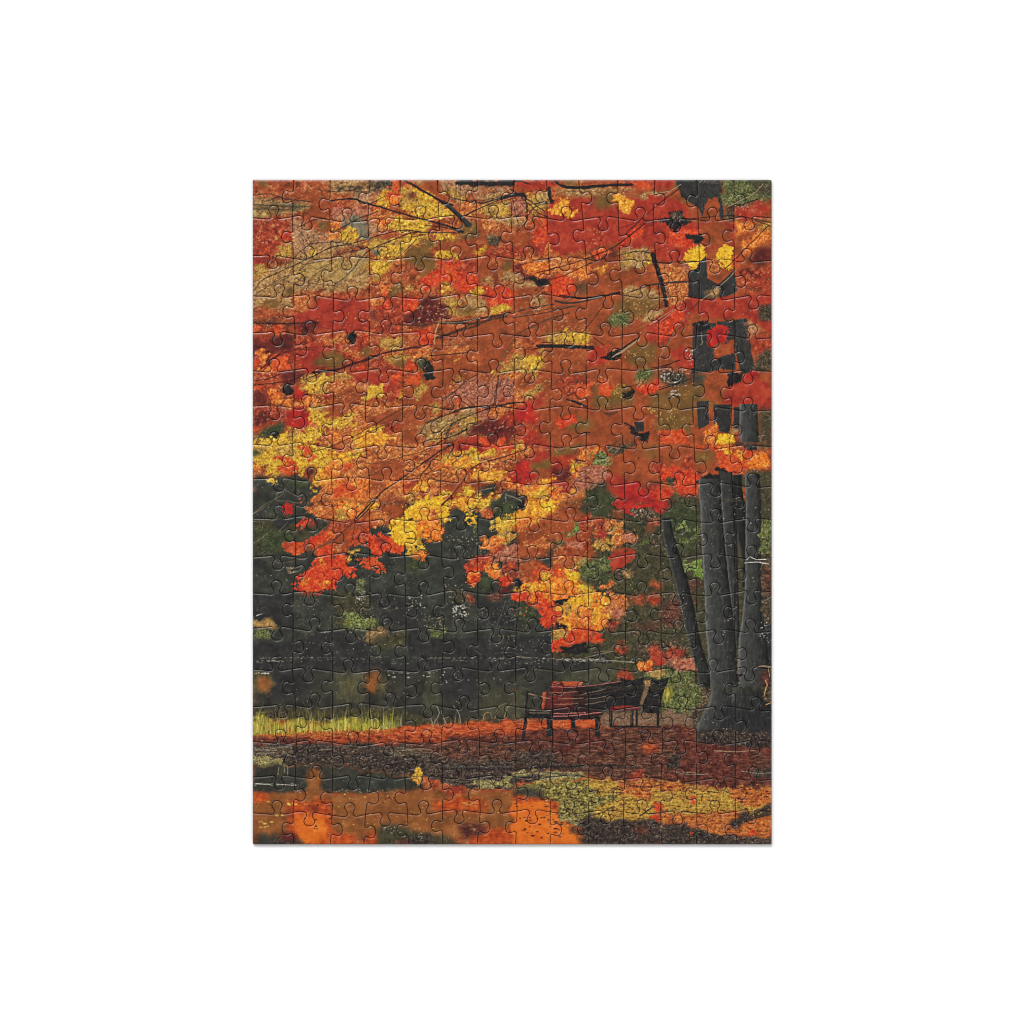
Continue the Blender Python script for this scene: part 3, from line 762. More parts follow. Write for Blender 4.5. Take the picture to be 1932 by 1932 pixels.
# ---------------- second band, left
tile(480, 660, '''
p rr 72 150 520 100 930 60 1290 60 1290 360 900 360 500 340 72 340
p rk 72 0 130 0 140 110 90 200 72 200
p rk 130 60 300 0 520 40 520 110 380 150 240 220 150 330 110 330 160 220
p or 130 130 220 100 240 160 210 200 140 300
p rb 72 200 130 200 120 330 72 340
p ro 250 220 340 180 420 200 490 300 380 350 330 380 250 340 230 270
p or 110 330 250 300 380 390 250 390
p rd 520 140 800 80 930 120 900 340 520 330
p ol 700 220 810 150 930 130 1040 190 1060 260 1010 300 930 330 860 300 700 280
p ol 1180 110 1290 100 1290 190 1180 200
p rb 1040 130 1130 140 1100 200 1040 190
p rb 1180 300 1280 250 1270 420 1180 400
p os 1000 100 1190 140 1180 200 1100 200
p rd 1100 340 1280 330 1270 470 1120 440
p yd 1420 0 1620 0 1640 90 1500 100 1440 60
p yd 1430 190 1600 160 1690 150 1700 230 1540 260 1460 250
p rr 1290 220 1540 260 1640 300 1640 350 1420 400 1280 340
p ol 1560 230 1690 210 1680 290 1560 300
p or 1740 150 1932 60 1932 200 1760 200
p rb 1640 290 1760 260 1790 350 1660 350
p ro 1700 290 1780 270 1800 340 1740 360
p dg 1780 230 1870 220 1932 260 1932 480 1870 440
e bk 1910 300 45 60
p rd 1290 370 1400 350 1500 420 1640 400 1640 540 1500 620 1280 480
p rb 1510 370 1640 360 1640 480 1540 470
p ro 1680 390 1830 370 1860 430 1840 480 1690 470
p ru 1650 500 1932 460 1932 720 1650 720
p rr 72 370 500 340 500 420 300 440 72 460
p rk 360 470 400 350 640 340 620 420 500 480 500 560 380 560
e bk 440 545 52 62
p rr 72 480 300 470 380 500 380 640 260 640 72 560
p or 240 560 330 520 360 500 380 660 340 690 290 680
p rk 72 560 180 560 260 680 260 710 72 710
p ro 80 500 190 490 190 540 90 560
p cr 500 560 560 500 620 500 640 580 580 660 500 680
p or 400 650 500 640 500 710 400 710
p os 500 650 600 650 580 730 500 730
p cr 430 740 620 730 690 820 690 900 560 970 430 960 400 900
p rr 72 730 430 730 430 880 300 900 200 920 72 900
p rk 72 800 200 760 250 840 220 920 72 960
p ro 72 900 130 930 100 1000 72 1010
p rr 100 960 200 900 280 900 200 960
p dg 72 1050 160 970 320 900 420 870 430 940 330 990 330 1040 240 1060 100 1080
e bk 295 1020 40 40
p yd 560 440 660 370 930 370 930 440 850 500 790 580 700 600 600 560
p ye 620 560 640 480 740 430 920 380 930 440 820 470 760 550 700 590
p yd 900 380 1060 360 1100 420 1000 470 940 470
p os 930 430 1130 430 1150 540 960 560
p rr 780 590 910 590 900 690 780 690
p ru 960 540 1150 520 1220 580 1240 680 1100 700 930 680
p or 580 620 700 600 760 680 760 720 690 700 600 700
p ye 1270 520 1380 480 1440 470 1500 490 1460 580 1380 620 1290 640 1240 690 1200 620 1280 560
p ye 1580 640 1600 500 1640 500 1660 660
p yd 1760 620 1780 540 1850 460 1900 500 1860 620 1800 660
p rr 1480 520 1600 510 1620 640 1510 680
p os 1120 700 1650 680 1932 720 1932 900 1600 1100 1280 1000 1120 1080 930 980
p ru 1250 840 1640 720 1640 960 1400 960 1260 880
p ru 1650 750 1820 740 1930 860 1932 920 1720 940 1640 900
p rr 1380 920 1560 850 1640 960 1520 1000
p ru 810 760 930 700 1020 730 1020 820 920 860 880 900 820 820
p ye 640 740 800 720 820 800 900 880 960 840 1130 850 1120 940 980 1000 920 940 800 900 700 890
p yd 700 720 800 690 830 760 720 780
p ye 1020 800 1100 760 1110 830 1050 870
p ye 500 1090 510 1000 640 940 720 900 800 960 830 1040 720 1060 690 1110 600 1110
p ye 72 1050 240 1070 340 1000 480 960 500 1100 700 1120 900 1160 900 1260 1000 1300 900 1420 740 1490 640 1380 520 1340 380 1300 280 1380 150 1330 72 1360
p yd 72 1160 200 1130 240 1170 150 1200
p dg 72 1180 170 1170 140 1230 72 1240
p yd 330 1140 480 1110 500 1220 340 1240
p yd 440 1000 560 960 540 1060 460 1080
p os 760 960 910 970 1100 920 1280 920 1100 1060 900 1100 800 1040
p or 850 1010 1000 1020 1020 1100 920 1100
p ro 700 1080 760 1060 780 1100 700 1160
p or 1030 1030 1100 1020 1110 1090 1030 1130
p yo 1130 980 1400 960 1560 1060 1400 1120 1260 1140 1110 1130
p ye 1300 930 1420 920 1400 980 1320 990
p yo 900 1180 1240 1160 1260 1240 1100 1270 1160 1380 1000 1440 760 1480 700 1320
p ye 700 1260 900 1170 900 1290 780 1360
p ye 1000 1240 1240 1160 1230 1220 1090 1280
p ye 1110 1290 1160 1290 1170 1360 1110 1390
p os 1240 1140 1640 1100 1932 1130 1932 1200 1640 1300 1300 1460 900 1480 1010 1340 1180 1290
p ru 1660 900 1820 960 1780 1120 1640 1100
p ru 1260 1310 1640 1260 1640 1440 1300 1470
p or 880 1310 1000 1280 1000 1400 920 1440 770 1490 800 1410
e ro 620 1180 60 60/390 1260 60 50/1060 1350 50 50/680 1260 50 40
p ro 390 1250 500 1250 520 1310 500 1400 390 1360
p ro 560 1180 660 1160 700 1210 620 1240
p yb 530 1290 620 1270 650 1320 590 1350 520 1330
p or 80 1310 170 1320 180 1400 80 1420
p ro 330 1310 390 1330 500 1340 500 1440 430 1460 380 1420
p ye 200 1380 330 1340 380 1420 360 1450 240 1440
p ye 520 1340 640 1380 640 1450 560 1440
e rk 690 1400 52 50
p yo 740 1420 920 1420 1000 1480 880 1540 820 1530 740 1540 660 1500
p dk 72 1410 240 1450 360 1450 520 1430 640 1460 660 1560 830 1540 700 1680 580 1790 520 1850 520 1932 72 1932
p dg 360 1500 640 1480 640 1540 500 1560 380 1560
p ye 230 1460 330 1450 340 1510 300 1550 230 1530
p ye 660 1480 750 1480 830 1500 720 1540
p ye 670 1570 710 1560 720 1640 670 1620
p or 830 1540 1000 1480 1200 1480 1290 1500 1300 1932 920 1932 640 1780 700 1690
p ro 900 1560 1060 1500 1180 1600 1040 1640 900 1680
p os 640 1740 800 1600 900 1600 920 1740 900 1932 700 1932 570 1830
p ye 960 1750 1060 1680 1220 1760 1040 1800 950 1810
p or 1180 1480 1650 1490 1800 1500 1760 1640 1640 1740 1400 1932 1250 1932
p os 1290 1500 1640 1560 1650 1760 1300 1760
p ru 1300 1500 1500 1500 1400 1620 1320 1660
p ru 1450 1620 1640 1700 1660 1760 1500 1932 1350 1932 1420 1760
p rr 1640 1480 1850 1490 1780 1580 1660 1600
p os 1660 1230 1932 1330 1932 1480 1640 1490
p yo 1820 1480 1932 1450 1932 1640 1800 1600 1760 1560
p yd 1680 1640 1780 1620 1770 1720 1680 1740
p yb 1780 1740 1790 1680 1932 1620 1932 1760 1850 1790 1780 1840 1660 1910 1680 1830
p yo 1640 1932 1660 1880 1740 1840 1850 1780 1932 1750 1932 1932
p rr 540 1932 600 1870 680 1810 720 1860 660 1932
p or 570 1800 700 1790 760 1850 640 1860
p dg 760 1932 780 1840 920 1800 930 1880 860 1932
p ru 1510 1830 1570 1830 1560 1880 1510 1880
e rk 1540 1850 36 30
e cr 430 1785 60 48
e dm 340 1790 45 60
S R 10 34 800 90 620 100 460 130 300 200 160 320
S M 20 50 1830 95 1640 120 1400 170 1290 220 1110 270 960 330 700 360
S K 10 16 72 450 250 420 370 370 500 350
S B 8 14 400 640 330 760 / 450 210 490 320
S K 10 24 600 440 700 400 770 370
S B 10 16 700 1190 860 1145 1110 1040 1300 930 1640 740 1740 700
S B 10 6 900 1100 830 1050 760 970
S B 6 10 1170 1300 1390 1310 1640 1240 1820 1200 1932 1180
S B 5 5 1290 1015 1500 1030 1700 1020 / 1030 1260 1080 1170
S K 34 14 1150 1890 1300 1740 1450 1590 1650 1460 1800 1350 1932 1260
S L 6 5 1180 1880 1320 1750 1470 1600 1600 1510
S B 8 14 1690 1640 1800 1510 1850 1420 1932 1320
S B 6 8 1660 1400 1760 1380 1850 1240 / 1400 1930 1450 1760 1560 1650
S L 6 5 72 1840 200 1740 320 1680 400 1620
S L 5 5 400 1580 520 1650 560 1600 / 330 1700 450 1710 570 1730 600 1690 / 330 1620 310 1690
S L 3 3 180 1900 200 1800 220 1880 / 90 1760 120 1800 / 560 1500 640 1450
N M 16 72 60 1290 440 -14 300
N B 22 930 700 1932 1000 -28 260
N B 26 1000 1100 1932 1480 -20 300
N B 16 700 1500 1640 1900 -40 240
N Q 12 72 800 500 1060 -20 160
F Y 90 90 1060 500 1420 3 7
F Y 40 520 940 900 1300 3 7
F Y 50 640 400 940 680 3 7
F Y 40 1200 480 1500 680 3 7
F T 80 940 420 1200 900 3 6 1.4
F T 70 1260 1140 1932 1480 2 5 1.8
F T 80 1300 1480 1640 1760 3 7 1.2
F O 30 560 1620 920 1900 4 9
F P 40 72 730 430 900 3 7 1.6
F T 30 72 400 380 560 2 6 1.8
F W 14 100 1500 640 1900 2 4
F T 30 930 1320 1260 1560 3 6
''')
# ---------------- second band, middle
tile(820, 660, '''
p rb 0 0 120 20 100 90 0 90
p os 0 90 120 100 130 180 0 200
p ru 130 60 990 0 1000 120 860 260 820 360 610 360 240 330 130 240
p os 260 100 520 80 480 180 300 160
p os 560 200 740 140 640 260 560 260
p ye 330 210 440 190 380 230 330 240
p ru 640 0 990 0 980 60 880 140 700 260 610 340 610 200
p yd 830 300 1000 170 1110 180 1150 240 1400 190 1420 250 1300 310 1160 390 1000 350 830 360
p ye 1100 190 1200 190 1420 200 1400 250 1280 270 1220 340 1150 380 1110 260
p yd 1000 200 1110 140 1110 200 1060 260
p ru 1000 60 1260 130 1280 180 1120 150
p rs 1390 130 1740 140 1740 240 1400 240
p ru 1390 190 1740 220 1750 330 1590 350 1390 330
p ru 1560 130 1860 160 1850 260 1740 240
p os 1280 0 1800 0 1810 50 1300 60
p rd 1820 0 1932 0 1932 330 1740 330 1830 200
p rb 1740 240 1932 240 1932 300 1760 310
p dg 40 300 100 240 120 330 120 420 90 490 50 440
e bk 85 310 45 60
p yd 0 440 50 480 70 560 0 620
p ru 140 240 240 350 600 380 540 440 360 470 250 520 130 480
p ru 0 620 140 480 250 510 260 590 150 640 60 700 0 720
p ye 730 410 760 370 990 370 980 410 880 460 750 440
p or 800 380 990 370 1000 420 850 460
p yd 350 440 440 410 440 460 370 480
p pk 280 590 480 440 600 390 990 430 990 660 780 700 560 720 400 660 240 720
p pk 430 560 600 480 720 520 780 600 640 700 480 660
p ru 600 360 760 420 700 460 620 440
p rr 800 640 900 600 980 620 900 680 780 690
p os 990 360 1100 370 1100 440 1380 380 1370 530 1210 600 1180 640 1000 660 980 540
p ru 1000 400 1180 440 1380 370 1370 440 1240 520 1100 540 990 530
p yd 1180 540 1360 440 1390 470 1230 620 1100 620
p rd 1190 640 1250 540 1390 520 1480 560 1460 640 1370 640 1280 700 1200 740
p rd 1390 360 1740 350 1740 440 1640 500 1500 560 1390 500
p cr 1390 360 1600 320 1740 360 1600 420
p os 1440 440 1740 380 1740 460 1600 540
p rr 1540 560 1640 520 1740 560 1740 640 1600 660
p rb 1640 560 1740 550 1800 620 1880 680 1760 720 1740 620 1660 640
p td 1660 480 1740 400 1780 360 1860 360 1850 480 1740 540
p ol 1740 500 1870 470 1932 540 1932 600 1780 600
p ro 1880 470 1932 440 1932 680 1880 640
p ol 1380 620 1560 580 1700 660 1740 740 1600 760 1380 760 1340 700
p yd 1390 560 1480 550 1480 620 1380 640
p rk 1570 650 1640 660 1740 710 1740 740 1640 700
p or 1260 720 1360 700 1350 740 1280 760
p or 1460 720 1560 700 1540 770 1480 770
p or 120 700 230 680 240 760 130 800
p yd 130 700 220 680 230 760 130 800
p ro 340 650 430 630 420 720 350 700
p ru 0 740 60 740 120 760 120 820 50 880 0 880
p td 100 860 460 740 620 740 600 860 500 960 380 1050 200 1060 0 1080 0 940
p go 170 880 300 850 330 900 260 940 170 940
p or 290 940 380 920 380 990 300 1010
p yd 430 860 560 800 580 900 440 920
p yd 100 1000 230 980 220 1060 100 1060
p td 360 1050 560 930 580 1000 460 1080
p pk 600 800 760 740 900 740 820 840 620 900
p os 760 720 980 720 980 760 800 880 700 860
p rk 500 960 620 900 860 840 990 780 1000 900 1000 1010 930 1100 740 1110 720 1040 600 1000 500 1010
p rd 840 860 900 800 990 760 1000 820 980 890
p cr 980 780 1060 720 1100 660 1190 660 1200 740 1370 760 1370 860 1240 900 1100 880 990 880
p rd 360 1100 460 1060 600 1010 620 1130 740 1120 760 1180 620 1200 500 1200 460 1260 380 1200
p rb 620 1040 720 1060 760 1110 800 1120 930 1110 980 1150 860 1200 760 1160 640 1150
p ro 800 1120 860 1010 900 1000 900 1080 960 1110 900 1150
e rk 765 1050 50 55
p ru 1190 740 1350 740 1350 840 1250 870 1190 880
p ro 1190 860 1290 790 1310 830 1210 880
p rd 1250 900 1370 770 1480 780 1500 860 1400 920 1330 1000 1260 980
p rr 1350 740 1480 740 1480 780 1370 800
p os 1660 800 1740 740 1760 820 1700 850
p ol 1590 840 1740 820 1750 880 1640 900
p ru 1500 780 1600 780 1600 920 1540 930 1480 880
p ru 1760 760 1932 740 1932 1130 1740 1100 1740 1000 1640 980 1760 880
p ol 1880 880 1932 860 1932 960 1880 960
p ro 1740 1000 1932 980 1932 1120 1740 1120
p or 1380 950 1520 910 1560 960 1400 1060 1340 1070 1320 1040
p rd 1100 980 1260 960 1360 1000 1330 1060 1240 1130 1180 1130 1110 1130 1020 1050
p rr 1020 880 1110 930 1100 1010 1000 1030
p os 960 1130 980 1080 1060 1060 1130 1140 1150 1240 1020 1280 960 1190
p ye 940 1180 1000 1110 1110 1130 1090 1170 1000 1200
p rd 1200 1060 1490 1020 1480 1140 1370 1160 1200 1140
p ol 1400 1160 1600 1130 1740 1010 1740 1140 1600 1180 1560 1240 1400 1230
p ru 1560 930 1660 960 1600 1030 1740 1000 1740 1080 1600 1100
p rd 1000 1290 1170 1240 1200 1180 1370 1160 1380 1280 1560 1200 1640 1280 1600 1340 1500 1360 1400 1440 1200 1300 1000 1320
p cr 1000 1310 1170 1270 1170 1380 1240 1480 1160 1500 1100 1540 1020 1500 920 1480 980 1400
p ol 1160 1310 1300 1270 1380 1310 1380 1380 1250 1420 1180 1370
p ru 1200 1380 1380 1370 1380 1460 1260 1480
p rk 1370 1360 1480 1360 1500 1420 1400 1440
p rk 1440 1400 1560 1360 1600 1440 1560 1500 1390 1490
p rd 1340 1480 1560 1520 1540 1640 1400 1600
p or 1640 1200 1740 1150 1840 1170 1780 1240 1740 1290 1640 1260
p ye 1560 1320 1640 1290 1720 1340 1640 1400 1600 1390
p or 1570 1380 1740 1330 1720 1440 1640 1500 1600 1440
p gn 1800 1270 1880 1220 1932 1230 1932 1300 1860 1310
p ol 1740 1210 1870 1190 1932 1180 1932 1230 1800 1270
p pk 1680 1390 1760 1310 1932 1330 1932 1500 1740 1520 1640 1500
p yo 210 1230 370 1190 520 1170 560 1120 620 1200 700 1180 740 1140 800 1190 760 1240 620 1310 520 1360 400 1380 200 1380 130 1340
p ye 480 1200 560 1140 600 1200 680 1220 740 1160 800 1180 720 1250 600 1310 480 1280
p or 110 1300 220 1280 380 1360 380 1400 180 1390 110 1340
p yd 170 1230 330 1200 360 1250 240 1260
p os 620 1250 1000 1190 1010 1280 900 1300 760 1370 640 1350
p yo 620 1400 900 1370 960 1390 900 1460 760 1520 620 1490 480 1500 500 1430
p or 860 1470 990 1440 920 1500 860 1520
p os 0 1400 380 1390 480 1410 440 1500 220 1560 0 1500
p ru 240 1500 480 1490 780 1500 770 1550 640 1570 420 1600 230 1650
p or 880 1520 1020 1490 1090 1550 1000 1570 880 1580
p yo 0 1490 100 1480 220 1500 200 1600 80 1580 0 1600
p os 100 1520 240 1500 300 1600 170 1640 60 1620
p yo 1020 1620 1080 1560 1240 1530 1290 1470 1340 1450 1330 1520 1370 1560 1370 1650 1240 1690 1080 1680
p ye 1200 1620 1330 1580 1370 1610 1360 1670 1230 1680
p or 1090 1570 1270 1520 1260 1580 1100 1640
p os 1380 1600 1450 1560 1540 1640 1740 1590 1740 1700 1600 1800 1450 1820 1380 1760
p or 1370 1640 1440 1570 1500 1640 1460 1770 1380 1790
p yo 1560 1560 1600 1540 1640 1580 1620 1640 1540 1640
p dk 720 1740 820 1660 880 1600 1010 1600 1060 1660 1130 1700 1080 1780 1020 1810 940 1870 860 1920 830 1860 760 1800
p dk 600 1650 660 1560 780 1530 840 1560 780 1600 690 1620 640 1680
p bk 150 1640 220 1600 240 1680 180 1660
p yb 0 1690 100 1670 240 1650 260 1720 200 1760 120 1800 0 1810
p ye 220 1590 320 1620 340 1660 240 1660
p ye 430 1590 450 1530 510 1560 600 1600 560 1650 460 1640
p yo 360 1690 500 1650 640 1670 640 1760 520 1790 460 1820 380 1760
p ye 560 1680 700 1640 780 1590 860 1600 780 1680 720 1730 600 1750
p os 240 1700 350 1650 330 1740 240 1760
p yo 0 1800 140 1790 240 1770 220 1850 180 1932 0 1932
p yb 180 1870 240 1780 300 1760 290 1870 330 1890 250 1932 220 1900
p os 90 1860 240 1760 220 1840 120 1890
p dk 300 1830 380 1770 470 1800 480 1932 250 1932
p ye 480 1850 520 1800 590 1820 580 1860
p ye 470 1930 510 1880 560 1880 590 1932
p os 620 1800 740 1770 810 1850 740 1880 640 1860
p yo 1000 1830 1110 1790 1150 1700 1280 1700 1380 1780 1370 1840 1240 1900 1180 1932 930 1932 950 1870
p ru 1380 1800 1620 1700 1740 1640 1700 1800 1640 1932 1180 1932 1260 1890
p os 1400 1760 1560 1680 1560 1860 1400 1900
p dg 1640 1750 1720 1640 1740 1540 1880 1520 1932 1480 1932 1810 1800 1840 1700 1860
p pk 1600 1520 1740 1500 1860 1540 1740 1600 1640 1600
p ru 1600 1830 1760 1760 1740 1850 1640 1880
p pk 1740 1860 1932 1830 1932 1932 1700 1932
S K 60 64 1250 88 1390 85 1560 88 1800 98
S K 20 10 1200 110 1260 100 / 1280 45 1400 45
S N 16 20 830 250 900 120 990 20
S B 26 20 100 180 300 170 500 150
S D 12 20 240 640 380 540 480 450 600 380
S M 14 10 770 700 790 580 820 400
S D 6 12 440 560 500 640 580 720 / 720 680 780 600
S K 12 26 60 885 200 830 400 760 560 720 760 730 900 690 1000 675 1090 675
S K 12 18 190 1000 260 920 340 890 480 830 600 780 700 740
S K 10 24 0 1200 160 1120 260 1060 400 1000 500 940
S K 14 30 0 1320 100 1260 200 1190 350 1110
S K 26 12 290 1120 350 1130 320 1190 290 1260
S K 8 12 260 1110 280 1000 330 900 / 60 890 30 960 0 1000 / 0 1100 120 1060 260 1050
S D 6 8 560 920 600 760 / 150 870 220 960 / 340 820 420 870
S K 12 22 0 1450 100 1330 180 1230
S D 8 8 0 1420 90 1430 200 1500 380 1420
S B 26 14 720 1290 860 1250 980 1210 1130 1160
S K 26 14 540 1370 600 1330 660 1300
S B 34 14 240 1740 330 1650 400 1560 470 1470
S D 10 10 0 1210 140 1230
S K 14 20 1610 1050 1700 1000 1780 985
S L 6 8 600 1610 780 1560 / 890 1640 960 1660 1060 1700 / 900 1620 900 1690
S K 26 34 1540 640 1740 720
N D 50 300 400 980 720 -60 120
N D 60 80 720 620 1080 -28 200
N K 24 0 1000 520 1300 -28 220
N D 20 0 1300 500 1560 -30 240
N Q 20 600 1200 1100 1500 -20 200
N B 16 820 1000 1740 1300 -30 240
N D 16 560 1540 1040 1700 -20 160
N Q 16 1000 400 1740 700 -30 220
F T 100 270 380 980 700 2 5 1.6
F T 50 0 760 600 1100 2 5 2
F P 26 640 840 1250 1000 4 9 1.8
F T 60 1000 400 1380 660 3 7 1.7
F Y 60 140 1180 800 1500 3 6
F Y 40 1020 1480 1380 1700 3 7
F T 60 1400 1540 1740 1900 3 6 1.6
F T 60 1380 100 1740 260 2 5 1.5
F P 30 1560 1300 1932 1560 2 6
F W 20 840 1600 1100 1850 2 4
F T 40 1380 540 1740 720 3 7 1.3
F O 30 960 820 1400 1060 3 7 1.5
''')
